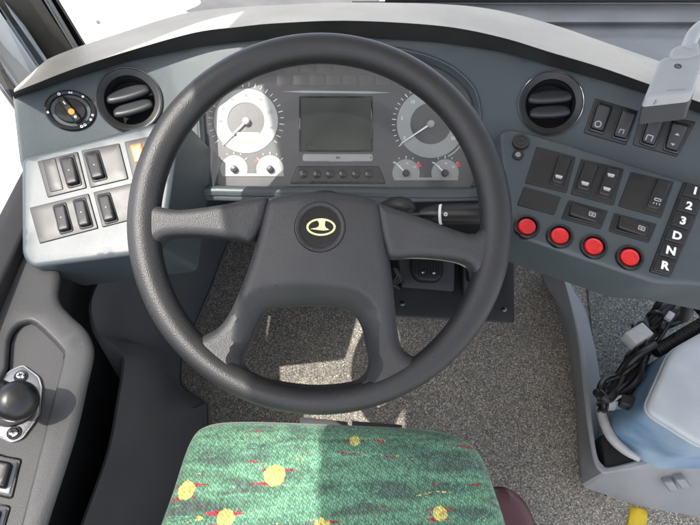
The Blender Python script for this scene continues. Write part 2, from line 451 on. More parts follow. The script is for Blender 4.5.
def tube(mb, pts, r, seg=12, cap=True):
    pts = [Vector(p) for p in pts]; k = len(pts); rr = r if hasattr(r, '__len__') else [r] * k
    t0 = (pts[1] - pts[0]).normalized(); n = t0.orthogonal().normalized(); vs = []; fs = []
    for i, p in enumerate(pts):
        t = (pts[min(i + 1, k - 1)] - pts[max(i - 1, 0)]).normalized(); n = (n - t * n.dot(t)).normalized(); b = t.cross(n)
        for j in range(seg):
            a = 2 * PI * j / seg; vs.append(p + (n * math.cos(a) + b * math.sin(a)) * rr[i])
    for i in range(k - 1):
        for j in range(seg): fs.append([i * seg + j, i * seg + (j + 1) % seg, (i + 1) * seg + (j + 1) % seg, (i + 1) * seg + j])
    if cap: fs += [list(range(seg - 1, -1, -1)), list(range((k - 1) * seg, k * seg))]
    return mb.add(vs, fs)
def loft(mb, rows, close=False):   # rows of equal length
    n = len(rows[0]); vs = [p for r in rows for p in r]; fs = []
    for j in range(len(rows) - 1):
        for i in range(n if close else n - 1):
            fs.append([j * n + i, j * n + (i + 1) % n, (j + 1) * n + (i + 1) % n, (j + 1) * n + i])
    return mb.add(vs, fs)
def text(mb, F, s, size, h=.0004, t=.0003, bold=.0):
    c = bpy.data.curves.new('lettering', 'FONT'); c.body = s; c.size = size; c.align_x = 'CENTER'; c.align_y = 'CENTER'; c.extrude = t / 2; c.offset = bold; c.resolution_u = 3
    o = bpy.data.objects.new('lettering', c); COL.objects.link(o)
    bpy.context.view_layer.update()
    me = bpy.data.meshes.new_from_object(o.evaluated_get(bpy.context.evaluated_depsgraph_get()))
    mb.add([F(v.co.x, v.co.y, v.co.z + h) for v in me.vertices], [list(p.vertices) for p in me.polygons], False)
    bpy.data.objects.remove(o); bpy.data.curves.remove(c); bpy.data.meshes.remove(me)
    return mb
def quad_fr(S, q, h=0):
    """local frame of a switch from its four picture corners (top left, top right, bottom right, bottom left), plus its size"""
    p = [S.P(*c, h) for c in q]
    c = sum(p, Vector()) / 4
    x = (p[1] - p[0] + p[2] - p[3]).normalized(); y = (p[0] - p[3] + p[1] - p[2]); ly = y.length / 2; lx = (p[1] - p[0] + p[2] - p[3]).length / 2
    n = x.cross(y).normalized(); y = n.cross(x)
    if n.dot(CAM - c) < 0: n = -n
    return Fr(c, x, y, n), lx, ly, [((v - c).dot(x), (v - c).dot(y)) for v in p]

def plate(S, q, parent, name='switch_plate', m=None, h=.0005, r=.0015):
    F, lx, ly, pts = quad_fr(S, q, h)
    o = pillow(MB(), F, rounded(pts, r, 3), w=.001, H=.0012, T=.003, sp=.012).build(name, m or M['plate'], parent)
    return o
def rocker(S, q, parent, sym=None, rockside=1, m=None, h=.001):
    F, lx, ly, pts = quad_fr(S, q)
    F = F.shift(0, 0, h)
    long_y = ly >= lx
    L = max(lx, ly)
    # collar (dark frame) and the rocker itself, one end pressed in
    c = pillow(MB(), F, rounded([(x * 1.10, y * 1.06) for x, y in pts], .004, 4), w=.0012, H=.0018, T=.004, sp=.012)
    slope = (lambda u, v: .0030 + rockside * (v if long_y else u) / L * .0065)
    c = c.build('rocker_switch', M['blackgloss'], parent)
    b = pillow(MB(), F, rounded([(x * .90, y * .93) for x, y in pts], .0045, 5), w=.0030, H=.0035, T=.006, sp=.006, hfun=slope).build('rocker_cap', m or M['black'], c)
    if sym: sym(F, lx, ly, slope, c)
    return c
def symbol(kind, v0=-.26, s=1.0):
    def f(F, lx, ly, slope, parent):
        mb = MB(); G = F.shift(0, 0)
        if ly >= lx: cx, cy = 0, v0 * ly
        else: cx, cy = -v0 * lx, 0
        hh = slope(cx, cy) + .0038
        G = F.shift(cx, cy, hh); k = min(lx, ly) * .16 * s
        sl = (slope(0, .01) - slope(0, 0)) / .01; su = (slope(.01, 0) - slope(0, 0)) / .01
        gx = (F.x + F.z * su).normalized(); gy = (F.y + F.z * sl).normalized(); G = Fr(G.o, gx, gy, gx.cross(gy).normalized())
        if kind == 'circle': ring_flat(mb, G, k * .9, k * 1.25, 0, seg=24)
        elif kind == 'bus':
            flat(mb, G, [(-1.5 * k, -.2 * k), (1.5 * k, -.2 * k), (1.5 * k, .7 * k), (-1.5 * k, .7 * k)], 0)
            for x in (-.8, .1, .9): ring_flat(mb, G.shift(x * k, -.55 * k), .12 * k, .38 * k, 0, seg=10)
        elif kind == 'arch':
            for p, q in (((-1, -1), (-1, 1)), ((-1, 1), (1, 1)), ((1, 1), (1, -1))): bar(mb, G, (p[0] * k, p[1] * k), (q[0] * k, q[1] * k), k * .35, 0)
        elif kind == 'lamp':
            for p, q in (((-1, 1), (1, 1)), ((-1, .2), (1, .2)), ((-.8, -.6), (-1.1, -1.3)), ((0, -.6), (0, -1.3)), ((.8, -.6), (1.1, -1.3)), ((-1, 1), (-1, .2)), ((1, 1), (1, .2))): bar(mb, G, (p[0] * k, p[1] * k), (q[0] * k, q[1] * k), k * .28, 0)
        elif kind == 'door':
            for p, q in (((-1.2, .8), (1.2, .8)), ((-1.2, -.8), (1.2, -.8)), ((-1.2, .8), (-1.2, -.8)), ((1.2, .8), (1.2, -.8)), ((0, .8), (0, -.8)), ((-.8, 0), (-.3, 0)), ((.3, 0), (.8, 0))): bar(mb, G, (p[0] * k, p[1] * k), (q[0] * k, q[1] * k), k * .28, 0)
        elif kind == 'arrows':
            flat(mb, G, [(-.9 * k, 0), (.9 * k, 0), (0, -.9 * k)], 0)
            G2 = G.shift(0, -cy * 1.3); flat(mb, G2, [(-.9 * k, 0), (.9 * k, 0), (0, .9 * k)], 0)
        elif kind == 'dot': flat(mb, G, circle(k * .35, 10), 0)
        elif kind == 'busbus':
            f2 = symbol('bus', v0, s); f2(F, lx, ly, slope, parent); symbol('bus', .18, s)(F, lx, ly, slope, parent); return
        mb.build('symbol', M['print'], parent)
    return f
def led(F, lx, ly, slope, parent): pass

# ------------------------------------------------------------------ surfaces
perp = -CF
def tilted(deg):   # perpendicular to the view, top edge leaning away by deg
    a = R(deg); return (perp * math.cos(a) + CU * math.sin(a))
FA = Surf(W(345, 125, .845), tilted(-5), b=lambda u, v: .85 * max(0, abs(u) - .20) ** 2)
CL = Surf(W(340, 120, .880), tilted(-2))
LP = Surf(W(80, 205, .757), Vector((-.02, -.46, .888)))
print('LP depths', [round((LP.P(*q) - CAM).dot(CF), 3) for q in ((25, 158), (150, 125), (75, 262))])
RP = Surf(None, pts=[(505, 135, .800), (700, 185, .735), (600, 272, .712)])
WH = Surf(W(320, 219, .665), tilted(5))

# ================================================================== SETTING
FZ = .08
fl = MB(); fl.add([(-.47, -1.2, FZ), (1.5, -1.2, FZ), (1.5, 1.18, FZ), (-.47, 1.18, FZ)], [[0, 1, 2, 3]]); 
o = fl.build('floor', M['floor'], None, Vector((0, 0, FZ))); o['kind'] = 'structure'
g = MB(); g.add([(-60, -60, -1.0), (60, -60, -1.0), (60, 60, -1.0), (-60, 60, -1.0)], [[0, 1, 2, 3]])
o = g.build('ground', M['ground'], None, Vector((0, 0, -1.0))); o['kind'] = 'structure'
# a worn asphalt patch on the ground ahead of the windscreen
ap = MB()
pa = [Wz(x, y, -.996) for x, y in smooth_closed([(188, 12), (200, 4), (205, -8), (260, -40), (420, -45), (395, -6), (330, 8), (255, 9)], 6)]
ap.add(pa, [list(range(len(pa)))], False)
o = ap.build('road', M['asphalt'], None, Vector((pa[0].x, pa[0].y, -.996))); o['kind'] = 'structure'

# ================================================================== CAB SHELL
XW = -.460
cab = thing('bus_cab', 'pale painted bus cab shell whose front pillar rises at the left end of the dashboard', 'cab', (XW, .2, FZ))
mb = MB(); F0 = Fr(Vector((0, 0, 0)), Vector((1, 0, 0)), Vector((0, 1, 0)), Vector((0, 0, 1)))
ROOF_Z, WIN_TOP, SCR_TOP = 2.0, 1.78, 1.50
box(mb, Fr(Vector((.40, .30, ROOF_Z)), F0.x, F0.y, F0.z), 1.8, 1.62, .05).build('roof', M['headliner'], cab)  # unseen roof added for shade, shortened at the rear to admit sky light
def slabwall(name, x0, x1, y0, y1, z0, z1, m, bev=.0):
    b = MB(); box(b, Fr(Vector(((x0 + x1) / 2, (y0 + y1) / 2, z0)), F0.x, F0.y, F0.z), x1 - x0, y1 - y0, z1 - z0, 0, bev); return b.build(name, m, cab)
slabwall('lower_side_wall', XW - .05, XW, -1.35, .85, -.5, .692, M['void'])  # black stands in for deep shade in the gap beside the console
slabwall('added_shade_post', XW - .03, XW, .62, .735, .94, WIN_TOP - .003, M['pillar'])  # unseen post added to keep sun off the dash top's left end
slabwall('window_seal', XW - .035, XW + .014, -1.34, .80, .694, .722, M['rubber'], .006)
slabwall('upper_side_wall', XW - .05, XW, -1.35, 1.06, WIN_TOP, ROOF_Z - .002, M['headliner'])  # unseen wall over the window, lower edge set to cut off the sun
slabwall('rear_pillar', XW - .05, XW, -.55, -.35, .724, WIN_TOP - .002, M['headliner'])
slabwall('shade_header', -.443, 1.30, 1.06, 1.10, SCR_TOP, ROOF_Z - .002, M['headliner'])  # unseen header added low to block sun through the windscreen
0 and slabwall('rear_bulkhead', XW - .05, 1.6, -1.40, -1.352, -.3, 1.0, M['headliner'])
0 and slabwall('right_pillar', 1.5, 1.58, .95, 1.058, -.3, ROOF_Z - .002, M['headliner'])
# front pillar members, from the dashboard corner up to the roof
def post(name, pb, pt, m, ztop=ROOF_Z - .004, thick=.05):
    """pb, pt: two picture points each (left edge, right edge) at a depth; run on upwards to the roof"""
    A, B = W(*pb[0]), W(*pb[1]); C, D = W(*pt[0]), W(*pt[1])
    def up(p, q, z): return p + (q - p) * ((z - p.z) / (q.z - p.z))
    z0 = .60
    a, b = up(A, C, z0), up(B, D, z0); c, d = up(A, C, ztop), up(B, D, ztop)
    nrm = (b - a).cross(c - a).normalized()
    if nrm.dot(CAM - A) > 0: nrm = -nrm
    k = nrm * thick
    mb = MB(); mb.add([a, b, d, c, a + k, b + k, d + k, c + k], [[0, 1, 2, 3], [5, 4, 7, 6], [0, 4, 5, 1], [1, 5, 6, 2], [2, 6, 7, 3], [3, 7, 4, 0]], False)
    bm = bmesh.new(); vs = [bm.verts.new(v) for v in mb.v]
    for f in mb.f: bm.faces.new([vs[i] for i in f])
    bmesh.ops.bevel(bm, geom=[e for e in bm.edges], offset=.004, segments=2, affect='EDGES'); bm.verts.index_update()
    m2 = MB(); m2.add([v.co.copy() for v in bm.verts], [[v.index for v in f.verts] for f in bm.faces]); bm.free()
    return m2.build(name, m, cab)
post('front_pillar', [(17, 86, .93), (38, 67, .955)], [(-44, -2, .84), (-8, -2, .855)], M['pillar'], thick=.03)
post('pillar_fillet', [(39, 68, .965), (47, 60, .972)], [(-7, -2, .865), (4, -2, .872)], M['pillar_dark'] if False else M['pillar'], thick=.012)
post('pillar_trim', [(46, 61, .985), (73, 47, 1.0)], [(4, -2, .885), (42, -2, .90)], M['pillar_dark'], thick=.03)
post('screen_seal', [(73, 48, 1.005), (86, 44, 1.01)], [(43, -2, .905), (57, -2, .91)], M['rubber'], thick=.02)
post('seal_bead', [(74, 48, 1.0), (78, 46, 1.003)], [(44.5, -2, .90), (50, -2, .903)], M['grey'], thick=.004)
post('window_channel', [(3, 90, .915), (16, 87, .925)], [(-62, -2, .825), (-47, -2, .835)], M['rubber'], thick=.03)

# glass
ws = thing('windscreen', 'clear windscreen pane in front of the dashboard, sunlit ground beyond it', 'windscreen', (.4, 1.12, .72))
mb = MB(); F = Fr(Vector((.52, 1.13, .62)), Vector((1, 0, 0)), Vector((0, -.05, 1)).normalized(), Vector((0, -1, -.05)).normalized())
box(mb, F.shift(0, .44), 1.94, .92, .005).build('glass_pane', M['glass'], ws)
mb = MB(); Fm = Fr(W(101, 24, 1.29), Vector((1, 0, 0)), Vector((0, -.05, 1)).normalized(), Vector((0, -1, -.05)).normalized())
sw = Surf(F(0, 0, .0062), F.z); Fm = sw.fr(100, 24)
flat(mb, Fm, [(-.006, 0), (.002, 0), (.002, .008), (-.006, .008)], .0004, .0003)
for k in range(3): bar(mb, Fm, (-.012, -.006 - k * .005), (.014 - .003 * k, -.006 - k * .005), .0012, .0004, .0003)
mb.build('etched_mark', M['grey'], ws)
sp = thing('side_window', 'clear driver side window pane beside the pale switch panel', 'window', (XW - .02, .2, .75))
mb = MB(); box(mb, Fr(Vector((XW - .022, .2, .712)), Vector((0, 1, 0)), Vector((0, 0, 1)), Vector((1, 0, 0))).shift(0, .34), 1.08, .68, .004).build('glass_pane', M['glass'], sp)

# ================================================================== DASHBOARD
dash = thing('dashboard', 'wide curved teal grey bus dashboard with a pale dusty top and dark lip', 'dashboard', FA.P(345, 200, -.03))
vL, vR, hL = (130, 100.5), (550, 104), (71, 111)
VRAD = .0465
def rad_at(S, c, px): return (S.P(c[0] + px, c[1]) - S.P(c[0] - px, c[1])).length / 2
top_line = [(13, 97), (40, 90), (71, 78.6), (131, 60), (200, 46), (270, 39), (350, 37), (440, 42), (500, 51), (550, 65), (600, 79), (650, 94), (720, 120), (760, 135)]
fa_out = FA.poly(top_line) + FA.poly([(765, 210), (660, 205), (540, 172), (500, 178), (490, 200), (345, 204), (195, 200), (176, 175), (165, 150), (25, 178), (20, 160)])
cl_open = [(201, 100), (210, 83), (238, 66), (290, 53), (345, 49), (400, 53), (440, 65), (465, 83), (476, 106), (479, 165), (475, 184), (462, 188), (340, 187), (218, 186), (208, 180)]
cl_open_s = FA.poly(smooth_closed(cl_open, 5))
uL, uR = FA.px(*vL), FA.px(*vR)
holes = [cl_open_s, circle(.036, 40, uL), circle(.036, 40, uR)]
pillow(MB(), FA, fa_out, holes, w=.006, H=.003, wh=.004, T=.012, sp=.016).build('fascia', M['teal'], dash)
# lip and top pad: a lofted strip
def curve_px(pts, n=60):
    s = smooth_open([(float(a), float(b)) for a, b in pts], 10)
    xs = np.linspace(0, len(s) - 1, n); return [tuple(np.array([np.interp(x, range(len(s)), [q[k] for q in s]) for k in (0, 1)])) for x in xs]
def byx(pts, xs):
    s = smooth_open([(float(a), float(b)) for a, b in pts], 12); return [(x, float(np.interp(x, [q[0] for q in s], [q[1] for q in s]))) for x in xs]
xs = np.linspace(14, 745, 90)
lip_lo = [(14, 98), (71, 79), (131, 61), (200, 47), (240, 42), (300, 38), (350, 37), (440, 43), (500, 52), (550, 66), (600, 80), (650, 95), (745, 128)]
lip_hi = [(14, 92), (71, 69), (131, 49.5), (194, 32), (240, 26), (277, 22.5), (350, 20), (440, 25), (500, 36), (550, 51), (600, 66), (650, 83.5), (745, 117)]
pad_bk = [(14, 89), (36, 69), (46, 60), (75, 48), (120, 33), (160, 20), (194, 11.5), (251, 6.5), (300, 4), (350, 2.5), (440, 4), (496, 10), (551, 24), (607, 43), (659, 61), (745, 90)]
A = byx(lip_lo, xs); B = byx(lip_hi, xs); Cc = byx(pad_bk, xs)
def fa_d(x, y): return (FA.P(x, y) - CAM).dot(CF)
rA0 = [FA.P(x, y + 2, -.004) for x, y in A]
rA = [W(x, y, fa_d(x, y) - .002) for x, y in A]
rA2 = [W(x, y - 1.2, fa_d(x, y) - .004) for x, y in A]
rB = [W(x, y, fa_d(x, y) - .032) for x, y in B]
loft(MB(), [rA0, rA, rA2, [a.lerp(b, .5) for a, b in zip(rA2, rB)], rB]).build('dash_lip', M['lip'], dash)
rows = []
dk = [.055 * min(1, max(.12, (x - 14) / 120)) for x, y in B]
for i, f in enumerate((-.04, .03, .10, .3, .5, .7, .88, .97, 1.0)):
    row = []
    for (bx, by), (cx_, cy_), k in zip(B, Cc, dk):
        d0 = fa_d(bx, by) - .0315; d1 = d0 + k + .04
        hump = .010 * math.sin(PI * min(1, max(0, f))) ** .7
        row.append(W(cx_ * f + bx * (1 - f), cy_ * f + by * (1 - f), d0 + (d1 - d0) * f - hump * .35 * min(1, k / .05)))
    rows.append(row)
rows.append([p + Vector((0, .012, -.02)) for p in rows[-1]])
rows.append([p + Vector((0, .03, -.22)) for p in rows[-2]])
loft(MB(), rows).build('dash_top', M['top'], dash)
# lower shelf beyond the hump, with its long groove
shelf = MB()
xs2 = np.linspace(352, 800, 40)
def sh_row(y, z): return [Wz(x, y(x) if callable(y) else y, z) for x in xs2]
prof = [(80, .70), (44, .71), (40, .712), (37, .700), (25, .700), (22, .713), (14, .716), (5, .722), (3.5, .73), (1, .735)]
loft(shelf, [sh_row(y + 0.0, z) for y, z in prof]).build('dash_shelf', M['grey'], dash)
seal = MB(); tube(seal, [Wz(x, -1.0, .738) for x in np.linspace(385, 820, 30)], .007, 10).build('screen_gasket', M['rubber'], dash)

# chin: rounded frame round the cluster opening
fr_mb = MB(); ring = resample(cl_open_s, .006); k = len(ring); cen = np.mean(ring, axis=0)
rows = []
Aring = np.array(ring); 
if area(ring) < 0: Aring = Aring[::-1]
tn = np.roll(Aring, -2, 0) - np.roll(Aring, 2, 0); tn /= np.linalg.norm(tn, axis=1)[:, None]; nout = np.stack([tn[:, 1], -tn[:, 0]], 1)
wid = np.array([.016 if (p[1] < FA.px(340, 178)[1]) else .007 for p in Aring])
for _ in range(8): wid = (wid + np.roll(wid, 1) + np.roll(wid, -1)) / 3
for off, h in ((-.001, -.03), (-.0005, .0025), (.10, .0055), (.3, .0078), (.6, .0080), (.88, .0060), (1.0, .001)):
    rows.append([FA(*(p + n * (wv * off if off > 0 else off)), h) for p, n, wv in zip(Aring, nout, wid)])
loft(fr_mb, rows, True).build('cluster_frame', M['panel'], dash)
# underside of the dashboard: knee panel and front bulkhead, shade painted matt black
kn = MB(); xs3 = np.linspace(-.40, .62, 24)
def knee(x): return [FA.P(350 + x / .85 * 560, 199 if abs(x) < .2 else 190, -.010), Vector((x, .84, .48)), Vector((x, .90, .262)), Vector((x, 1.06, .24)), Vector((x, 1.10, FZ + .001))]
rws = list(zip(*[knee(x) for x in xs3])); loft(kn, rws).build('knee_panel', M['void'], dash)

# ------------------------------------------------------------------ air vents
def air_vent(S, c, label, spin, chrome):
    F = S.fr(*c, .001); r = VRAD
    t = thing('air_vent', label, 'air vent', F.o, 'round dashboard air vents')
    mb = lathe(MB(), F, [(r, -.004), (r, .004), (r * .985, .0065), (r * .95, .0075), (r * .91, .0070), (r * .86, .0055), (r * .80, .0045), (r * .765, .0035), (r * .75, .001), (r * .74, -.010)], 64)
    mb.build('outer_ring', M['black'], t)
    mb = lathe(MB(), F, [(r * .972, .0060), (r * .978, .0074), (r * .990, .0079), (r * 1.003, .0072), (r * 1.008, .0055)], 64)
    mb.build('trim_ring', M['chrome'] if chrome else M['steel'], t)
    mb = lathe(MB(), F, [(r * .745, .002), (r * .735, -.012), (r * .70, -.026), (r * .4, -.030), (1e-5, -.030)], 48)
    mb.build('duct', M['void'], t)
    G = F.rot(spin)
    for vy, wd in ((.0085, .96), (-.0130, .93)):
        rr = math.sqrt((r * .735) ** 2 - vy * vy) * wd
        pts = [(rr * math.cos(a), .0150 * (math.sin(a) if math.sin(a) > 0 else .55 * math.sin(a)) * abs(math.sin(a)) ** -.35 if abs(math.sin(a)) > 1e-6 else 0) for a in np.linspace(0, 2 * PI, 40, endpoint=False)]
        K = G.shift(0, vy, -.002).tilt(R(-34))
        pillow(MB(), K, pts, w=.006, H=.0045, T=.002, sp=.004).build('vane', M['vane'], t)
    return t
M['vane'] = mat('vane_plastic', (.030, .031, .034), .40, grain=(1200, .2), mottle=(40, .15))
air_vent(FA, vL, 'round black air vent beside the headlight dial, steel rimmed and sunlit', R(18), False)
air_vent(FA, vR, 'round black air vent with a bright chrome rim above the red buttons', R(2), True)

# ------------------------------------------------------------------ headlight dial
F = FA.fr(*hL, .001)
hd = thing('headlight_switch', 'black rotary headlight dial with an orange dot on its knob', 'dial switch', F.o)
r = .0345
lathe(MB(), F, [(r, -.004), (r, .002), (r * .98, .0045), (r * .93, .0055), (r * .80, .0050), (r * .76, .0035), (r * .74, -.004), (r * .5, -.006), (1e-5, -.006)], 56, .84).build('bezel', M['blackgloss'], hd)
lathe(MB(), F, [(r * .60, -.006), (r * .60, .004), (r * .56, .006), (1e-5, .0062)], 40, .84).build('knob_base', M['black'], hd)
G = F.rot(R(-54))
kb = pillow(MB(), G, rounded([(-.021, -.0062), (.021, -.0062), (.021, .0062), (-.021, .0062)], .004, 5), w=.003, H=.015, T=.003, sp=.006).build('knob', M['plate'], hd)
mb = MB(); flat(mb, G.shift(.004, 0, .0155), circle(.0042, 20), 0); mb.build('orange_dot', M['orange'], kb)
mb = MB(); bar(mb, G.shift(0, 0, .0156), (-.013, 0), (-.008, 0), .0015, 0); flat(mb, G.shift(.0125, 0, .0156), circle(.0018, 10), 0); mb.build('pointer_mark', M['white'], kb)
for a, kd in ((118, 'o'), (88, 'x'), (55, 'd'), (-12, 'd'), (-28, 'd'), (-52, 'o'), (-62, 'o'), (190, 'd')):
    mb = MB(); G2 = F.shift(r * .86 * math.cos(R(a)), r * .86 * .84 * math.sin(R(a)), .0060)
    if kd == 'd': flat(mb, G2, circle(.0017, 10), 0)
    elif kd == 'o': ring_flat(mb, G2, .0009, .0021, 0, seg=14)
    else:
        for s in (-1, 1): bar(mb, G2, (-.0025, -.0012 * s), (.0025, .0012 * s), .0011, .0001 * s)
    mb.build('symbol', M['white'], hd)

# ------------------------------------------------------------------ left switch panel
def switch_panel(S, outline_px, label, ext, r, name='switch_panel'):
    pts = S.poly(outline_px); c = S.P(*np.mean(outline_px, axis=0), -.03)
    t = thing(name, label, 'switch panel', c, 'switch panels beside the wheel')
    pillow(MB(), S, rounded(pts, r, 8), w=.007, H=.005, T=.01, ext=ext, sp=.014, hfun=lambda u, v: -.005).build('panel', M['panel'], t)
    return t
lp = switch_panel(LP, [(21, 158), (182, 115), (162, 251), (30, 268), (21, 255)][:], 'sunlit left switch panel glaring pale, two rows of rocker switches and an amber lamp', (.022, .032, -.085), .010)
plates = [[(37.6, 161.5), (77.8, 151.7), (86.9, 188), (47.8, 197.7)], [(81.4, 150.7), (119.4, 143.4), (128.5, 179), (90.5, 188)], [(124.5, 142), (162, 134), (170, 170), (133, 178)],
          [(29.7, 207.9), (88.7, 193.4), (98.4, 228.5), (39.8, 243.7)], [(93.4, 192.3), (142, 181), (151, 215), (102.5, 227.5)]]
for q in plates: plate(LP, q, lp)
for q in ([(60, 159), (74.5, 155.5), (82.5, 185), (69, 188.5)], [(85, 154), (99.5, 151), (108, 179), (94, 182.5)], [(53.5, 206.5), (66.5, 203), (74, 231), (61, 234.5)], [(73.5, 201), (86, 198), (94, 226.5), (81, 229.5)], [(97.5, 196), (110.5, 193), (119, 221), (106, 224.5)]):
    rocker(LP, q, lp, symbol('dot', -.0, .8), -1, M['plate'])
F, lx, ly, pts = quad_fr(LP, [(43, 161.5), (56, 158.5), (64.5, 190), (51, 193)]); F = F.shift(0, 0, .001)
pillow(MB(), F, rounded(pts, .002, 3), w=.001, H=.0016, T=.002, sp=.012).build('blank_insert', M['plate'], lp)
F, lx, ly, pts = quad_fr(LP, [(130, 146), (142, 143), (147, 161), (135, 164)]); F = F.shift(0, 0, .0012)
pillow(MB(), F, rounded(pts, .002, 4), w=.002, H=.0025, T=.002, sp=.006).build('amber_lamp', M['amber'], lp)

# ------------------------------------------------------------------ right switch panel
rp = switch_panel(RP, [(499, 131), (512, 127.5), (560, 141), (780, 210), (775, 300), (694, 284), (655, 283), (515, 236), (507, 222)], 'shaded dark right switch panel with black rockers and four red push buttons', (-.016, .028, -.072), .012)
for q in ([(536.6, 146.5), (575.7, 157), (566.5, 193), (525, 183)], [(581, 159), (624, 169), (613.5, 205.5), (570.5, 194)], [(631, 172), (674, 182), (661, 218), (618, 206)],
          [(524, 187), (561, 197), (554, 215), (517, 205)], [(568.6, 200), (608, 211), (600.6, 229), (561, 218.6)], [(614, 213), (656.6, 224), (648.6, 243), (608.6, 231)]): plate(RP, q, rp)
for q, s, rs in (([(557, 157), (571, 160.5), (563, 187), (549, 183.5)], symbol('bus'), 1), ([(583, 163), (598, 166.8), (589, 194), (574, 190)], symbol('bus'), 1), ([(605.5, 168), (619.5, 171.5), (610, 199.5), (595.5, 195.7)], symbol('busbus'), 1),
                 ([(655.7, 180), (671, 184), (659, 212.5), (643.7, 208.6)], symbol('lamp', -.24, 1.2), 1)):
    rocker(RP, q, rp, s, rs)
for q in ([(569, 203.5), (602.5, 212), (598.5, 225.5), (565.5, 217)], [(617, 216), (651.5, 226.5), (648, 239.5), (613.5, 230)]): rocker(RP, q, rp, symbol('door', -.22, 1.0), -1)
M['redlens'] = mat('red_lens', (.60, .006, .010), .25, coat=.2, mottle=(90, .25), grain=(500, .3, .001))
for c in ((526.6, 227), (559.5, 236.3), (593.4, 246.8), (629.4, 257.8)):
    F = RP.fr(*c, .0005); r = .0172
    b = lathe(MB(), F, [(r, -.004), (r, .0020), (r * .97, .0035), (r * .90, .0040), (r * .80, .0035), (r * .73, .0015), (r * .70, -.002)], 40).build('push_button', M['blackgloss'], rp)
    lathe(MB(), F, [(r * .66, -.003), (r * .66, .0016), (r * .62, .0030), (r * .56, .0034), (r * .50, .0026), (r * .25, .0025), (1e-5, .0025)], 40).build('red_lens', M['redlens'], b)
# ignition lock
F = RP.fr(520.6, 143, .000)
ig = MB(); button(ig, F, .0118, .006, .0015); ig = ig.build('ignition_cover', M['lip'], rp)
mb = MB(); ring_flat(mb, F.shift(0, 0, .0068), .0068, .0076, 0, seg=30); bar(mb, F.shift(0, 0, .0068), (-.003, .002), (.003, .002), .0008, 0); bar(mb, F.shift(0, 0, .0068), (-.003, -.001), (.003, -.001), .0008, 0); mb.build('embossing', M['plate'], ig)
F = RP.fr(517.8, 155.5, .000)
ig2 = lathe(MB(), F, [(.0075, -.002), (.0075, .003), (.0066, .0042), (.0048, .0042), (.0044, .001), (1e-5, .001)], 28).build('ignition_lock', M['lip'], rp)
mb = MB(); lathe(mb, F, [(.0042, .0005), (.0042, .0035), (.0036, .004), (1e-5, .004)], 20); mb.build('lock_barrel', M['steel'], ig2)

# upper fascia switch pairs (parts of the dashboard)
for q in ([(595, 98.5), (638.6, 111), (626, 145.5), (583.5, 133)], [(641.5, 111.5), (696, 122), (677, 157), (632.5, 145)]): plate(FA, q, dash, h=.0032)
for q, s in (([(596.5, 103), (612, 107), (602.5, 134.5), (588, 130)], symbol('circle', -.24, 1.1)), ([(621, 109), (636, 113.3), (626, 142), (611, 138)], symbol('arch', -.24, .8)),
             ([(648, 117), (664.5, 120.5), (654, 148.5), (639, 143.5)], symbol('arch', -.24, 1.1)), ([(671, 121.5), (690, 126), (677.5, 154.5), (662.5, 150)], symbol('arrows', -.22, 1.0))):
    rocker(FA, q, dash, s, 1, h=.0045)

# ------------------------------------------------------------------ gear selector keypad
gq = [(683, 182), (708, 189), (670, 277.5), (648.5, 272)]
Fg, lx, ly, pts = quad_fr(RP, gq)
gs = thing('gear_selector', 'black gear selector keypad column lettered 1 2 3 D N R', 'gear keypad', Fg.o)
pillow(MB(), Fg, rounded(pts, .003, 4), w=.0015, H=.0030, T=.003, sp=.012).build('keypad_frame', M['blackgloss'], gs)
for i, s in enumerate('123DNR'):
    f = (i + .5) / 6; a, b = .06 + .0, .94
    def pt(fx, fy):
        tl, tr, br, bl = [np.array(q) for q in gq]; l = tl + (bl - tl) * fy; rr = tr + (br - tr) * fy; return tuple(l + (rr - l) * fx)
    y0, y1 = i / 6 + .016, (i + 1) / 6 - .016
    F, lx, ly, pts = quad_fr(RP, [pt(.1, y0), pt(.92, y0), pt(.92, y1), pt(.1, y1)]); F = F.shift(0, 0, .0028)
    kx = pillow(MB(), F, rounded(pts, .0015, 3), w=.0014, H=.0022, T=.002, sp=.008).build('key', M['gear_key'], gs)
    mb = text(MB(), F.shift(.0008, 0, .0026), s, .0150, bold=.0006); mb.build('legend', M['white'], kx)

# ------------------------------------------------------------------ instrument cluster
ic = thing('instrument_cluster', 'dark instrument cluster with a blank screen between two round gauges behind the wheel', 'instrument cluster', CL.P(340, 186, -.01))
face_px = smooth_closed([(196, 98), (206, 78), (238, 60), (290, 47), (345, 43), (402, 47), (444, 60), (472, 80), (483, 106), (484, 165), (480, 188), (465, 192), (340, 191), (215, 190), (203, 183)], 5)
mb = MB(); pillow(mb, CL, CL.poly(face_px), w=.002, H=.001, T=.012, sp=.02).build('face_plate', M['face'], ic)
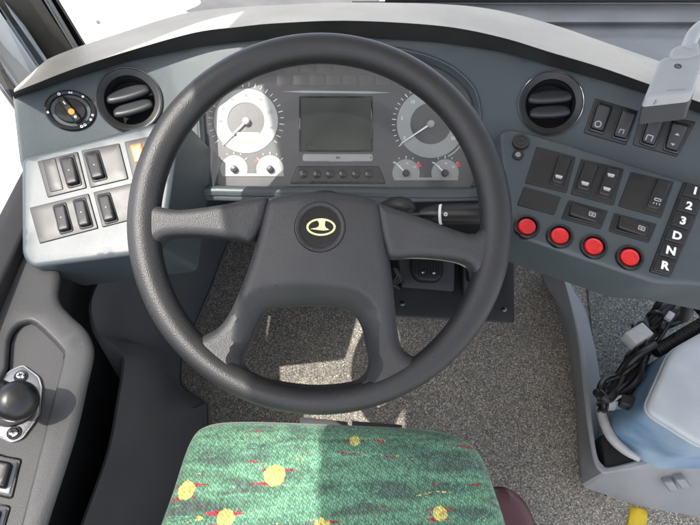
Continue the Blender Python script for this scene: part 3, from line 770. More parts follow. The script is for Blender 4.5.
# black surround wall between frame and face
rows = [[FA(*(p - n * 0.0015), -.012) for p, n in zip(Aring, nout)]]
def to_cl(P, h): 
    d = P - CL.o; return CL(d.dot(CL.x), d.dot(CL.y), h)
rows.append([to_cl(FA(*(p - n * -.002), -.02), .001) for p, n in zip(Aring, nout)])
loft(MB(), rows, True).build('surround', M['black'], ic)
def gauge(c, r_in, r_out, ang0, ang1, ticks, m, needle_px, tick_r, half=False, nums=(), sub=4, zones=()):
    F = CL.fr(*c, .0014); s = (CL.P(c[0] + 10, c[1]) - CL.P(c[0], c[1])).length / 10
    mb = MB()
    if half:
        pts = [(r_out * s * math.cos(a), r_out * s * math.sin(a)) for a in np.linspace(R(-22), R(202), 40)]
        flat(mb, F, pts, .0006)
    else: ring_flat(mb, F, r_in * s, r_out * s, .0006)
    g = mb.build('gauge', m, ic)
    mb = MB()
    for i in range(ticks):
        a = R(ang0 + (ang1 - ang0) * i / (ticks - 1)); big = i % sub == 0
        bar(mb, F, ((tick_r[0] + (0 if big else .8)) * s * math.cos(a), (tick_r[0] + (0 if big else .8)) * s * math.sin(a)), (tick_r[1] * s * math.cos(a), tick_r[1] * s * math.sin(a)), (.0011 if big else .0008), .0006)
    mb.build('tick_marks', M['white'], g)
    for (a0, a1, r0, r1, zm) in zones: ring_flat(MB(), F, r0 * s, r1 * s, .0008, R(a0), R(a1), 80).build('zone_arc', M[zm], g)
    if nums:
        for tx, (nx, ny), sz in nums: text(MB(), CL.fr(nx, ny, .0024), tx, sz).build('numeral', M['white'], g)
    n = CL.fr(*c, .006); e = CL.P(*needle_px, .006) - n.o; e2 = (e.dot(n.x), e.dot(n.y)); L = math.hypot(*e2); dx, dy = e2[0] / L, e2[1] / L; wd = .0010 if not half else .0009
    mb = MB(); flat(mb, n, [(-dy * wd * 1.4, dx * wd * 1.4), (dy * wd * 1.4, -dx * wd * 1.4), (e2[0] + dy * wd * .5, e2[1] - dx * wd * .5), (e2[0] - dy * wd * .5, e2[1] + dx * wd * .5)], 0, .001)
    mb.build('needle', M['white'], g)
    hr = 3.4 if half else 3.9
    mb = lathe(MB(), n, [(hr * s, -.004), (hr * s, .002), (hr * s * .8, .0036), (1e-5, .004)], 24); mb.build('needle_cap', M['black'] if half else M['dialgrey'], g)
    return F, s, g
spd = [(str(v), (246 + 25.5 * math.cos(R(a)), 121 - 25.5 * math.sin(R(a))), .0062) for v, a in ((20, 180), (40, 152), (60, 122), (80, 90), (100, 58), (120, 20), (140, -15))]
Fs, s_, g1 = gauge((246, 121), 18.5, 32, 215, -35, 26, M['dialsunlit'], (222.5, 144.5), (33.5, 38), nums=(), sub=2)
for tx, p, sz in spd: text(MB(), CL.fr(*p, .0024), tx, sz).build('numeral', M['dialgrey'], g1)
F, lx, ly, pts = quad_fr(CL, [(237, 132.5), (259.5, 132.5), (259.5, 143), (237, 143)]); pillow(MB(), F.shift(0, 0, .002), rounded(pts, .001, 3), w=.0005, H=.0008, T=.001, sp=.02).build('odometer', M['lcd'], g1)
gauge((430.8, 123.7), 20.5, 34, 215, -35, 31, M['dialgrey'], (400.7, 143.6), (35, 39), sub=5,
      nums=[('0', (404.5, 138), .0075), ('5', (402, 118.5), .0075), ('10', (412.5, 102), .0075), ('15', (431, 96), .0075), ('20', (449, 103), .0075), ('25', (458, 120), .0075), ('30', (453, 138.5), .0075)],
      zones=((112, 60, 35, 38.5, 'greenprint'), (-18, -34, 35, 39.5, 'redprint'), (-38, -62, 36, 37.6, 'bar')))
for c, mt, nd, zn in (((234, 169), 'dialsunlit', (221, 158.5), ()), ((270, 169), 'dialsunlit', (258, 159.5), ((158, 140, 14.2, 17, 'redprint'),)), ((406, 173), 'dialgrey', (394.5, 161.5), ((40, 24, 13.6, 17, 'redprint'),)), ((445, 173), 'dialgrey', (433.5, 162), ((40, 24, 13.6, 17, 'redprint'),))):
    gauge(c, 0, 13.6, 140, 40, 5, M[mt], nd, (14.4, 17), True, zones=zn, sub=2, nums=[('50', (c[0] - 6.5, c[1] - 7), .0042), ('90', (c[0] + 1, c[1] - 9.5), .0042), ('130', (c[0] + 8, c[1] - 6), .0042)] if mt == 'dialgrey' else ())
for x0, x1, y, mt in ((222, 284, 175.5, 'dialsunlit'), (394, 458, 179.5, 'dialgrey')):
    F, lx, ly, pts = quad_fr(CL, [(x0, y - 2), (x1, y - 2), (x1, y + .8), (x0, y + .8)], .0014); flat(MB(), F, pts, .0011).build('gauge_base_line', M[mt], ic)
# screen, bars, lamps, buttons
F, lx, ly, pts = quad_fr(CL, [(299, 96), (373, 96), (373, 152), (299, 152)], .001)
hol = [(x * .945, y * .93) for x, y in pts]
bz = pillow(MB(), F, rounded(pts, .002, 3), [hol], w=.001, H=.002, T=.001, sp=.02).build('display', M['blackgloss'], ic)
mb = MB(); flat(mb, F, hol, .0003).build('screen_glass', M['screen'], bz)
F, lx, ly, pts = quad_fr(CL, [(302.5, 154), (373, 154), (373, 161.8), (302.5, 161.8)], .001)
lb = pillow(MB(), F, rounded(pts, .005, 6), w=.0015, H=.0018, T=.001, sp=.01).build('label_bar', M['bar'], ic)
mb = MB(); 
for k in range(3): bar(mb, F.shift(0, 0, .0022), (-.003, -.0012 + .0012 * k), (.003 if k != 1 else .0045, -.0012 + .0012 * k), .0007, 0)
flat(mb, F.shift(lx / 2 - .004, 0, .0022), [(-.0012, 0), (.0012, .0016), (.0012, -.0016)], 0)
mb.build('marking', M['black'], lb)
F, lx, ly, pts = quad_fr(CL, [(281.5, 90.2), (391, 91.5), (391, 94.2), (281.5, 93.2)], .001); flat(MB(), F, [(-lx / 2, 0), (-lx * .3, -ly * .4), (lx * .3, -ly * .4), (lx / 2, 0), (lx * .3, ly * .4), (-lx * .3, ly * .4)], .0012).build('divider_line', M['bar'], ic)
for row, (y, n, x0, dx) in enumerate(((61, 8, 284, 16.5), (74.5, 9, 277, 16.5))):
    for i in range(n):
        x = x0 + dx * i
        F, lx, ly, pts = quad_fr(CL, [(x, y), (x + 14.5, y), (x + 14.5, y + 11), (x, y + 11)], .001)
        pillow(MB(), F, rounded(pts, .001, 3), w=.0005, H=.0005, T=.001, sp=.02).build('warning_lamp', M['lamp'], ic)
F, lx, ly, pts = quad_fr(CL, [(297, 166), (379, 166), (386, 184), (290, 184)], .001)
kpad = pillow(MB(), F, rounded(pts, .003, 4), w=.002, H=.003, T=.002, sp=.01).build('button_strip', M['black'], ic)
for x in (303.5, 317, 330, 343, 356, 369):
    G = CL.fr(x, 174.2, .0038); lathe(MB(), G, [(.0068, -.001), (.0068, .003), (.006, .0045), (.0045, .0052), (1e-5, .0056)], 22).build('button', M['blackgloss'], kpad)
# clear cover in front of the dials
cvp = [FA.px(x, y) for x, y in smooth_closed(cl_open, 5)]
mb = MB(); vs = [FA(u, v, -.011) for u, v in cvp]; mb.add(vs, [list(range(len(vs)))], False); mb.build('clear_cover', M['cover'], ic)

# ================================================================== STEERING WHEEL
sw_ = thing('steering_wheel', 'large grained black steering wheel with four spokes and a round hub emblem', 'steering wheel', WH(0, 0, -.04))
RM, RT = .2090, .0188
vs = []; fs = []; n1, n2 = 160, 28
for i in range(n1):
    a = 2 * PI * i / n1
    for j in range(n2):
        b = 2 * PI * j / n2; rt = RT * (1 - .20 * max(0, -math.sin(a)) ** 2 - .07 * max(0, math.sin(a)) ** 2)
        rr = RM + RT - rt + rt * math.cos(b); vs.append(WH(rr * math.cos(a), rr * math.sin(a), RT * 1.04 * math.sin(b)))
for i in range(n1):
    for j in range(n2): fs.append([i * n2 + j, ((i + 1) % n1) * n2 + j, ((i + 1) % n1) * n2 + (j + 1) % n2, i * n2 + (j + 1) % n2])
MB().add(vs, fs).build('rim', M['rim'], sw_)
pad_out = [(263, 205), (268, 197), (284, 192.5), (318, 190), (356, 193.5), (377, 199), (382, 206), (386, 235), (391, 262), (395, 294), (398, 325), (402, 346), (411, 356), (424, 362),
           (428, 368), (405, 384), (375, 393), (345, 400), (318, 402), (290, 400), (262, 394), (235, 383), (212, 366), (194, 346), (200, 337), (214, 329), (226, 314), (241, 281), (254, 243)]
hole = [(246, 346), (256, 323), (264, 311.5), (280, 307.5), (308, 306), (335, 307.5), (352, 313), (362, 328), (367, 350), (369, 366), (364, 378), (349, 385.5), (310, 388.5), (268, 382.5), (246, 374), (239, 363)]
po = WH.poly(smooth_closed(pad_out, 5), .008); ho = WH.poly(smooth_closed(hole, 5), .004)
cen = WH.px(320, 227, .01)
crown = lambda u, v: -.010 + .008 * math.exp(-((u - cen[0]) ** 2 + (v - cen[1] + .01) ** 2) / .006) + .0085 * max(0, min(1, (math.hypot(u, v) - .150) / .055)) ** 1.5
hv0 = WH.px(310, 345)[1]; hv1 = WH.px(310, 380)[1]
hp = pillow(MB(), WH, po, [ho, circle(.0272, 48, WH.px(320, 227, .012))], w=.013, H=.015, wh=.003, T=.030, sp=.004, hfun=crown, cham=(.022, lambda u, v: .004 + .007 * min(1, max(0, (v - hv1) / .02)) + .016 * min(1, max(0, (v - hv0) / .04)))).build('hub_pad', M['pad'], sw_)
def spoke(pts, label=None):
    o = pillow(MB(), WH, WH.poly(smooth_closed(pts, 5), .004), w=.010, H=.010, T=.022, sp=.005, hfun=lambda u, v: -.004 + .0085 * max(0, (abs(u) - .10) / .11)).build('spoke', M['pad'], sw_)
    return o
spoke([(150, 200), (158, 206), (180, 209.5), (220, 204), (258, 196.5), (268, 200), (262, 225), (250, 241), (235, 239), (205, 235.5), (178, 235), (163, 238), (154, 247), (143, 240), (141, 215)])
spoke([(376, 199), (384, 203.5), (418, 215.5), (463, 232), (477, 233), (487, 224), (498, 215), (500, 240), (494, 272), (477, 279), (471, 267), (456, 260.5), (420, 256.5), (391, 257.5), (384, 245), (378, 220)])
tube(MB(), [WH.P(x, y, -.014) for x, y in smooth_open([(391, 258.6), (404, 258), (420, 258), (440, 259.5), (456, 262.5), (466, 267)], 5)], .0011, 8).build('spoke_trim', M['trimtan'], sw_)
F = WH.fr(320, 227, .008)
lathe(MB(), WH.fr(320, 227, .0095), [(.0296, -.0010), (.0292, .0022), (.0276, .0034), (.0256, .0024), (.0236, .0002), (.0230, -.004)], 64).build('emblem_dish', M['pad'], sw_)
em = lathe(MB(), WH.fr(320, 227, .0088), [(.0245, .0), (.0230, .0002), (.012, .0004), (1e-5, .0005)], 48).build('emblem', M['blackgloss'], sw_)
Fe = WH.fr(321, 227, .0102); s = (WH.P(331, 227) - WH.P(321, 227)).length / 10
mb = MB(); n = 48; vs = []
for i in range(n):
    a = 2 * PI * i / n
    for k, h in ((1.0, 0), (.86, 0), (.86, -.0012), (1.0, -.0012)): vs.append(Fe(14.4 * k * s * math.cos(a), 8.6 * (k if k == 1 else .80) * s * math.sin(a), h))
mb.add(vs, [[i * 4 + j, ((i + 1) % n) * 4 + j, ((i + 1) % n) * 4 + (j + 1) % 4, i * 4 + (j + 1) % 4] for i in range(n) for j in range(4)], False)
zx = lambda x, y: ((x - 337.5) / 3.684 * s, -(y - 211) / 3.684 * s)
flat(mb, Fe, [zx(*p) for p in ((318, 182), (358, 182), (353, 190), (351, 205), (356, 214), (368, 221), (345, 224), (322, 221), (298, 218), (320, 214), (329, 209), (331, 200), (327, 190))], .0001)
mb.build('emblem_mark', M['cream'], em)

# steering column with the turn signal stalk
sc_ = thing('steering_column', 'dark steering column behind the wheel carrying a ribbed stalk with a white collar', 'steering column', WH.P(345, 260, -.12))
c0 = WH.P(325, 222, -.012); c1 = WH.P(325, 222, -.10); c2 = c1 + (c1 - c0) * 1.2; c3 = Vector((c2.x, 1.0, .35))
tube(MB(), [c0, c0.lerp(c1, .4), c1, c2, c3], [.030, .036, .042, .05, .04], 28).build('column_shroud', M['lip'], sc_)
tube(MB(), [W(385, 208, .80), W(393, 206, .79), W(400, 206, .782), W(407, 207, .778), W(411, 209, .776), W(413, 211, .775)], [.010, .0125, .0135, .012, .009, .005], 20).build('stalk_mount', M['lip'], sc_)
a, b = W(405, 215, .765), W(487, 213.5, .735); ax = (b - a)
st = tube(MB(), [a + ax * t for t in (.0, .12, .19, .195, .36, .38, .43)], [.0035, .0035, .0036, .008, .0128, .0130, .0130], 24).build('stalk', M['black'], sc_)
tube(MB(), [a + ax * t for t in (.430, .433, .462, .465)], [.0131, .0137, .0137, .0131], 28).build('collar', M['white'], st)
bm_ = MB(); tube(bm_, [a + ax * t for t in (.465, .47, .70, .93, .97, 1.0)], [.0128, .0134, .0137, .0138, .0125, .008], 24)
bm_.build('grip', M['plate'], st)
mb = MB(); up = (CAM - (a + ax * .53)).normalized(); xx = ax.normalized(); up = (up - xx * up.dot(xx)).normalized(); Fk = Fr(a + ax * .52 + up * .0140, xx, up.cross(xx), up)
ring_flat(mb, Fk, .0016, .0026, 0, seg=20); bar(mb, Fk, (0, -.0008), (0, .0016), .0009, .0002); mb.build('symbol', M['white'], st)
for k in (-1, 1):
    tube(MB(), [a + ax * .5 + (up * .85 + up.cross(xx) * k * .55).normalized() * .0135, a + ax * .93 + (up * .85 + up.cross(xx) * k * .55).normalized() * .0138], .0008, 6).build('grip_rib', M['lip'], st)

# ================================================================== PEDALS
FS = Surf(Vector((0, .8, FZ)), Vector((0, 0, 1)))
pp = thing('pedal_plate', 'flat dark grey floor plate with corner screws beneath the pedals', 'floor plate', FS.P(450, 310))
pillow(MB(), FS, rounded(FS.poly([(385, 284), (387, 316), (514, 323), (514, 255), (390, 250)]), .008, 4), w=.002, H=.004, T=.0, sp=.03).build('plate', M['console'], pp)
for c in ((402.5, 303.5), (504, 309.5), (503, 268)):
    F = FS.fr(*c, .004); b = MB(); lathe(b, F, [(.0075, 0), (.0072, .0015), (.005, .003), (1e-5, .0032)], 20); b = b.build('screw', M['steel'], pp)
    mb = MB()
    for q in (0, PI / 2): bar(mb, F.rot(q + .4).shift(0, 0, .0036), (-.003, 0), (.003, 0), .0012, 0)
    mb.build('screw_slot', M['void'], b)
def pedal(quad, label, z, tongue, kind):
    S = Surf(Vector((0, .85, FZ + z)), Vector((0, -.42, 1)))
    F, lx, ly, pts = quad_fr(S, quad)
    t = thing(kind, label, 'pedal', F(0, 0, -.03), 'pedals under the dashboard')
    pillow(MB(), F, rounded(pts, .006, 4), w=.003, H=.006, T=.05, sp=.02).build('pedal_base', M['console'], t)
    Fp = F.shift(0, .004, .012)
    pd = pillow(MB(), Fp, rounded(tongue, .02, 7), w=.006, H=.012, T=.012, sp=.008).build('pedal_pad', M['lip'], t)
    xs_ = [p[0] for p in tongue]; ys_ = [p[1] for p in tongue]; n = max(3, int((max(xs_) - min(xs_)) / .0075))
    mb = MB()
    for i in range(1, n):
        x = min(xs_) + (max(xs_) - min(xs_)) * i / n; box(mb, Fp.shift(x, (max(ys_) + min(ys_)) / 2 + .004, .0115), .003, (max(ys_) - min(ys_)) * .80, .003)
    mb.build('rubber_ribs', M['void'], pd)
    return t, Fp, pd
t, Fp, pd = pedal([(396, 238), (455, 240), (454, 292), (401, 288)], 'wide black ribbed brake pedal on a grey base, two screws in it', .03, [(-.045, .075), (.045, .075), (.043, -.03), (.028, -.056), (-.028, -.056), (-.043, -.03)], 'brake_pedal')
for x in (-.012, .016):
    lathe(MB(), Fp.shift(x, -.032, .012), [(.0055, 0), (.005, .003), (1e-5, .0042)], 16).build('screw', M['chrome'], pd)
pedal([(462, 240), (486, 240), (482, 296), (463, 294)], 'narrow dark accelerator pedal half hidden behind the rim', .03, [(-.022, .07), (.022, .07), (.02, -.05), (-.02, -.05)], 'accelerator_pedal')
# a bundle of wire beside the brake pedal
mb = MB()
for k in range(3):
    pts = [W(394 + k, 268, 1.40), W(397 + 2 * k, 276 + 2 * k, 1.40), W(393, 283 + k, 1.405), W(400, 289, 1.41)]
    tube(mb, smooth_open(pts, 6), .003, 8)
o = mb.build('pedal_cable', M['lip'], None, W(394, 270, 1.40)); tag(o, 'thin dark cable loop dangling beside the brake pedal', 'cable')

# ================================================================== LEFT SIDE CONSOLE AND FOOTWELL PANEL
CZ = Surf(Vector((-.38, .30, .675)), Vector((.16, -.05, 1)))
con = thing('side_console', 'charcoal side console below the window with a recess for the lever', 'console', Vector((-.37, .25, FZ)))
c_out = [(14, 255), (58, 268), (59, 299), (70, 315), (86, 330), (93, 344), (94, 358), (88, 385), (76, 437), (48, 525), (22, 610), (-80, 610), (-80, 400), (-4, 302)]
rec = [(2, 382), (10, 343), (17, 329), (26, 324), (37, 325.5), (62, 350), (63.5, 358), (61, 372), (22, 525), (2, 600), (-70, 600), (-55, 420)]
rc = CZ.poly(smooth_closed(rec, 3)); 
pillow(MB(), CZ, CZ.poly(smooth_closed(c_out, 4)), [rc], w=.010, H=.007, wh=.0045, T=.03, ext=(-.15, 0, -.24), sp=.014, bottom=False).build('console_body', M['console'], con)
pillow(MB(), CZ, [tuple(np.array(p)) for p in rc], w=.004, H=.001, T=.004, sp=.02, hfun=lambda u, v: -.006).build('recess_tray', M['console'], con)
for q in ([(-14, 451), (23, 459), (13, 500), (-24, 492)], [(-25, 498), (12, 506), (2, 547), (-35, 539)]):
    F, lx, ly, pts = quad_fr(CZ, q, -.005)
    a = pillow(MB(), F, rounded(pts, .004, 4), [[(x * .86, y * .86) for x, y in pts]], w=.0015, H=.003, T=.002, sp=.02).build('switch_bezel', M['blackgloss'], con)
    pillow(MB(), F, rounded([(x * .80, y * .80) for x, y in pts], .002, 4), w=.002, H=.003, T=.002, sp=.01).build('bezel_insert', M['grey'], a)
    pillow(MB(), F.shift(0, 0, .003), rounded([(x * .52 + lx * .05, y * .62) for x, y in pts], .003, 4), w=.003, H=.005, T=.001, sp=.006, hfun=lambda u, v: .004 + v * .12).build('rocker_switch', M['black'], con)
# parking brake lever
FB = CZ.fr(22, 405, -.005)
pb = thing('parking_brake_lever', 'black round knobbed brake lever on a bright steel hexagonal plate', 'lever', FB.o)
hexp = [(13, 370.5), (24, 366), (40, 378), (43, 388), (41, 416), (23, 440), (12, 444), (-4, 436), (-8, 425), (-6, 385)]
pillow(MB(), CZ, rounded(CZ.poly(hexp, -.004), .004, 4), w=.003, H=.005, T=.0, sp=.02, hfun=lambda u, v: -.0045).build('mounting_plate', M['steel'], pb)
for c in ((21, 376.5), (14, 433)):
    F = CZ.fr(*c, .001); b = lathe(MB(), F, [(.0078, -.001), (.0078, .001), (.0068, .002), (.0055, .0012), (.0055, .0005)], 24).build('washer', M['lip'], pb)
    lathe(MB(), F, [(.0055, -.001), (.0053, .003), (.004, .0045), (1e-5, .0048)], 20).build('screw_head', M['chrome'], b)
    mb = MB()
    for q in (0, PI / 2): bar(mb, F.rot(q + .5).shift(0, 0, .0054), (-.0028, 0), (.0028, 0), .0011, 0)
    mb.build('screw_slot', M['void'], b)
lathe(MB(), CZ.fr(14, 405, .0), [(.027, -.001), (.027, .006), (.022, .010), (.016, .012), (.014, .03)], 36).build('gaiter', M['rubber'], pb)
k0 = CZ.P(14, 405, .0); k1 = CZ.P(17, 401, .045)
dirk = (k1 - k0).normalized(); xk = dirk.orthogonal().normalized(); FK = Fr(k1, xk, dirk.cross(xk), dirk)
lathe(MB(), FK, [(.011, -.05), (.011, -.018), (.016, -.015), (.0205, -.008), (.0225, .0), (.0215, .010), (.017, .018), (.010, .0215), (1e-5, .0225)], 36).build('knob', M['black'], pb)
tube(MB(), [k0 + dirk * .03, CZ.P(-2, 398, .045), CZ.P(-30, 395, .048)], [.018, .020, .020], 24).build('lever_arm', M['black'], pb)

fp = thing('footwell_panel', 'tall dark moulded footwell side panel with a curved edge left of the wheel', 'panel', Vector((-.28, .5, FZ)))
up_e = [(150, 250, .50), (113, 264, .53), (97, 286, .54), (91.5, 307, .535), (98, 331, .50), (118, 348.5, .46), (124.5, 362, .44), (119, 400, .41), (109, 452, .385), (83, 525, .375), (50, 620, .375)]
dn_e = [(236, 225, FZ), (224, 251, FZ), (211, 285, FZ), (196, 321, FZ), (183, 352, FZ), (180.5, 370, FZ), (181, 384, FZ), (190, 393, FZ), (204, 403, FZ), (208, 425, FZ), (205, 620, FZ)]
ue = smooth_open(up_e, 6); de = smooth_open(dn_e, 6)
U = [Wz(p[0], p[1], p[2]) for p in ue]; D = [Wz(p[0], p[1], p[2] + .002) for p in de]
rows = [[u + Vector((-.03, 0, -.30)) for u in U], [u + Vector((-.012, 0, -.02)) for u in U], [u + Vector((-.006, 0, -.004)) for u in U], U]
for f in (.08, .25, .45, .65, .85, .97, 1.0):
    rows.append([u.lerp(d, f) + Vector((0, 0, .035 * math.sin(PI * f) * (1 if i > 26 else .6))) for i, (u, d) in enumerate(zip(U, D))])
loft(MB(), rows).build('moulding', M['dkpanel'], fp)
tube(MB(), [d + Vector((.003, 0, .001)) for d in D], .0032, 8).build('edge_trim', M['pillar_dark'], fp)

# ================================================================== DRIVER SEAT
SZ = Surf(Vector((0, .15, .475)), Vector((0, -.04, 1)))
seat_px = [(148, 560), (160, 525), (172, 492), (184, 455), (193, 436), (203, 427), (222, 422), (260, 421), (340, 424), (420, 428), (450, 433), (470, 443), (484, 460), (496, 492), (508, 530), (515, 570), (518, 700), (130, 700)]
so = SZ.P(340, 520, -.1)
seat = thing('driver_seat', 'green patterned driver seat cushion with yellow spots and red flecks', 'seat', Vector((so.x, so.y, FZ)))
def seat_mat():
    m, nt, b = newmat('green_woven_fabric')
    L = Vector(seat.location)
    tc = N(nt, 'ShaderNodeTexCoord')
    mp = N(nt, 'ShaderNodeMapping'); mp.inputs['Scale'].default_value = (1, 5.2, .01); nt.links.new(tc.outputs['Object'], mp.inputs['Vector'])
    def noise(scale, detail, vec, dist=0):
        n = N(nt, 'ShaderNodeTexNoise'); n.inputs['Scale'].default_value = scale; n.inputs['Detail'].default_value = detail; n.inputs['Distortion'].default_value = dist
        nt.links.new(vec, n.inputs['Vector']); return n.outputs['Fac']
    def ramp(fac, stops, interp='LINEAR'):
        r = N(nt, 'ShaderNodeValToRGB'); r.color_ramp.interpolation = interp
        while len(r.color_ramp.elements) < len(stops): r.color_ramp.elements.new(.5)
        for e, (p, c) in zip(r.color_ramp.elements, stops): e.position = p; e.color = rgb(*c)
        nt.links.new(fac, r.inputs['Fac']); return r.outputs['Color']
    def math_(op, a, b_=None):
        n = N(nt, 'ShaderNodeMath', operation=op)
        for i, x in enumerate((a, b_)):
            if x is None: continue
            if isinstance(x, (int, float)): n.inputs[i].default_value = x
            else: nt.links.new(x, n.inputs[i])
        return n.outputs[0]
    def mix(fac, a, b_, bt='MIX'):
        n = N(nt, 'ShaderNodeMix', data_type='RGBA', blend_type=bt)
        for k, x in (('Factor', fac), ('A', a), ('B', b_)):
            if isinstance(x, tuple): n.inputs[k].default_value = rgb(*x)
            elif isinstance(x, (int, float)): n.inputs[k].default_value = x
            else: nt.links.new(x, n.inputs[k])
        return n.outputs['Result']
    v = mp.outputs[0]
    base = ramp(noise(6.5, 1.6, v, .6), [(.28, (.080, .100, .090)), (.38, (.080, .160, .115)), (.46, (.110, .250, .160)), (.53, (.150, .330, .205)), (.60, (.115, .245, .155)), (.67, (.085, .135, .105)), (.74, (.16, .36, .225))])
    # thin pale green contour lines between the bands
    c2 = noise(7.5, 2, v, 1.2)
    line = ramp(c2, [(.0, (0, 0, 0)), (.492, (0, 0, 0)), (.5, (1, 1, 1)), (.508, (0, 0, 0)), (1, (0, 0, 0))])
    base = mix(math_('MULTIPLY', line, .75), base, (.20, .55, .36))
    # weave: two thread directions
    wv = N(nt, 'ShaderNodeTexVoronoi'); wv.inputs['Scale'].default_value = 360
    m2 = N(nt, 'ShaderNodeMapping'); m2.inputs['Scale'].default_value = (1, .62, .01); m2.inputs['Rotation'].default_value = (0, 0, .5); nt.links.new(tc.outputs['Object'], m2.inputs['Vector']); nt.links.new(m2.outputs[0], wv.inputs['Vector'])
    wv.inputs['Randomness'].default_value = .35
    thread = ramp(wv.outputs['Distance'], [(.0, (1.45, 1.45, 1.45)), (.45, (.85, .85, .85)), (.75, (.30, .30, .30))])
    # red flecks: long horizontal dashes, broken by the weave
    m3 = N(nt, 'ShaderNodeMapping'); m3.inputs['Scale'].default_value = (1, 6.0, .01); m3.inputs['Location'].default_value = (.37, .11, 0); nt.links.new(tc.outputs['Object'], m3.inputs['Vector'])
    rn = noise(13, 2.5, m3.outputs[0], .4); sp_ = noise(330, 0, m2.outputs[0])
    sepx = N(nt, 'ShaderNodeSeparateXYZ'); nt.links.new(tc.outputs['Object'], sepx.inputs[0])
    X, Y = sepx.outputs[0], sepx.outputs[1]
    red = math_('GREATER_THAN', math_('ADD', rn, math_('MULTIPLY', sp_, .16)), .765)
    yel = None
    for (px_, py_, rpx, ex) in ((186, 490, 9.5, 1), (275, 476, 10.5, 1), (226, 519, 9, 1), (355, 441, 5.5, 1), (440, 514, 7, 1), (322, 527, 8, 1), (395, 560, 9, 1)):
        c = SZ.P(px_, py_, .04) - L; rr = (SZ.P(px_ + rpx, py_, .04) - SZ.P(px_, py_, .04)).length
        dx = math_('SUBTRACT', X, c.x); dy = math_('SUBTRACT', Y, c.y)
        d = math_('SQRT', math_('ADD', math_('MULTIPLY', dx, dx), math_('MULTIPLY', dy, dy)))
        e = math_('LESS_THAN', math_('ADD', d, math_('MULTIPLY', sp_, .0035)), rr + .0018)
        yel = e if yel is None else math_('MAXIMUM', yel, e)
        # red dashes either side of the spot
        for oy, ln, ox in ((rr * .5, rr * 2.4, rr * .3), (-rr * .75, rr * 2.0, -rr * .5)) if rpx > 6 else ((0, rr * 2.6, 0),):
            q = math_('ADD', math_('DIVIDE', math_('ABSOLUTE', math_('SUBTRACT', dx, ox)), ln), math_('DIVIDE', math_('ABSOLUTE', math_('SUBTRACT', dy, oy)), .0032))
            red = math_('MAXIMUM', red, math_('LESS_THAN', math_('ADD', q, math_('MULTIPLY', sp_, .7)), 1.25))
    yd = noise(13, 2, v, 1.0); ydash = math_('MULTIPLY', math_('GREATER_THAN', yd, .715), math_('GREATER_THAN', sp_, .48))
    col = mix(red, base, (.42, .035, .045)); col = mix(ydash, col, (.55, .52, .14)); col = mix(yel, col, (.66, .60, .17))
    col = mix(1.0, col, thread, 'MULTIPLY')
    nt.links.new(col, b.inputs['Base Color']); b.inputs['Roughness'].default_value = .9
    b.inputs['Sheen Weight'].default_value = .15
    bp = N(nt, 'ShaderNodeBump'); bp.inputs['Strength'].default_value = .5; bp.inputs['Distance'].default_value = .0012; bp.invert = True
    nt.links.new(wv.outputs['Distance'], bp.inputs['Height'])
    lowf = noise(16, 3, tc.outputs['Object']); b2 = N(nt, 'ShaderNodeBump'); b2.inputs['Strength'].default_value = .3; b2.inputs['Distance'].default_value = .01
    nt.links.new(lowf, b2.inputs['Height']); nt.links.new(bp.outputs['Normal'], b2.inputs['Normal']); nt.links.new(b2.outputs['Normal'], b.inputs['Normal'])
    return m
M['seat'] = seat_mat()
sq = SZ.poly(smooth_closed(seat_px, 5), .01)
pillow(MB(), SZ, sq, w=.045, H=.045, T=.05, sp=.014, hfun=lambda u, v: -.002).build('cushion', M['seat'], seat)
SM = Surf(Vector((.2, .05, .43)), Vector((.25, -.1, 1)))
pillow(MB(), SM, SM.poly(smooth_closed([(470, 500), (494, 487), (508, 490), (522, 502), (531, 520), (538, 545), (545, 640), (470, 640)], 5)), w=.03, H=.03, T=.06, sp=.012).build('side_bolster', M['maroon'], seat)
mb = MB(); box(mb, Fr(Vector((so.x, .0, FZ + .001)), F0.x, F0.y, F0.z), .30, .30, .33, 0, .01).build('pedestal', M['lip'], seat)
for q, z in (([(300, 417), (348, 422), (348, 430), (300, 427)], .36), ([(352, 421), (402, 425), (402, 436), (352, 434)], .355)):
    S = Surf(Vector((0, .3, z)), Vector((0, 0, 1))); F, lx, ly, pts = quad_fr(S, q); pillow(MB(), F, rounded(pts, .002, 3), w=.001, H=.002, T=.006, sp=.02).build('seat_rail', M['console'], seat)

# ================================================================== RIGHT COMPARTMENT
bx = thing('compartment_box', 'low grey plastic bin wall enclosing the fluid tank right of the footwell', 'bin', Vector((.55, .5, FZ)))
lo = smooth_open([(540, 268, FZ), (546, 285, FZ), (560.5, 310, FZ), (570.5, 346, FZ), (576, 391, FZ), (579, 440, FZ), (582, 484, FZ)], 6)
hi = smooth_open([(560, 270, .17), (566, 290, .175), (577, 336, .185), (583, 386, .195), (588, 430, .20), (594, 462, .20), (602, 473, .20)], 6)
lo += smooth_open([(585, 488, FZ), (612, 497, FZ), (640, 506, FZ), (700, 517, FZ), (800, 533, FZ)], 6); hi += smooth_open([(606, 473.5, .20), (625, 470, .20), (645, 466, .20), (700, 457, .20), (800, 440, .20)], 6)
A_ = [Wz(*p) for p in lo]; B_ = [Wz(*p) for p in hi]
cen = Vector((.62, .52, 0))
def inn(p, k, dz=0):
    d = Vector((cen.x - p.x, cen.y - p.y, 0)).normalized() * k; return p + d + Vector((0, 0, dz))
nl = 37
A2 = [Wz(p[0], p[1], .125) if i < nl else Wz(p[0], p[1], FZ + (.045 * max(0, 1 - (i - nl) / 6))) for i, p in enumerate(lo)]
und = [Vector((.09, .02, -.12)) * (1 if i < nl else max(0, 1 - (i - nl) / 5)) for i in range(len(lo))]
A0 = [Vector(((a + u).x, (a + u).y, FZ - .001)) for a, u in zip(A2, und)]
A_ = A2
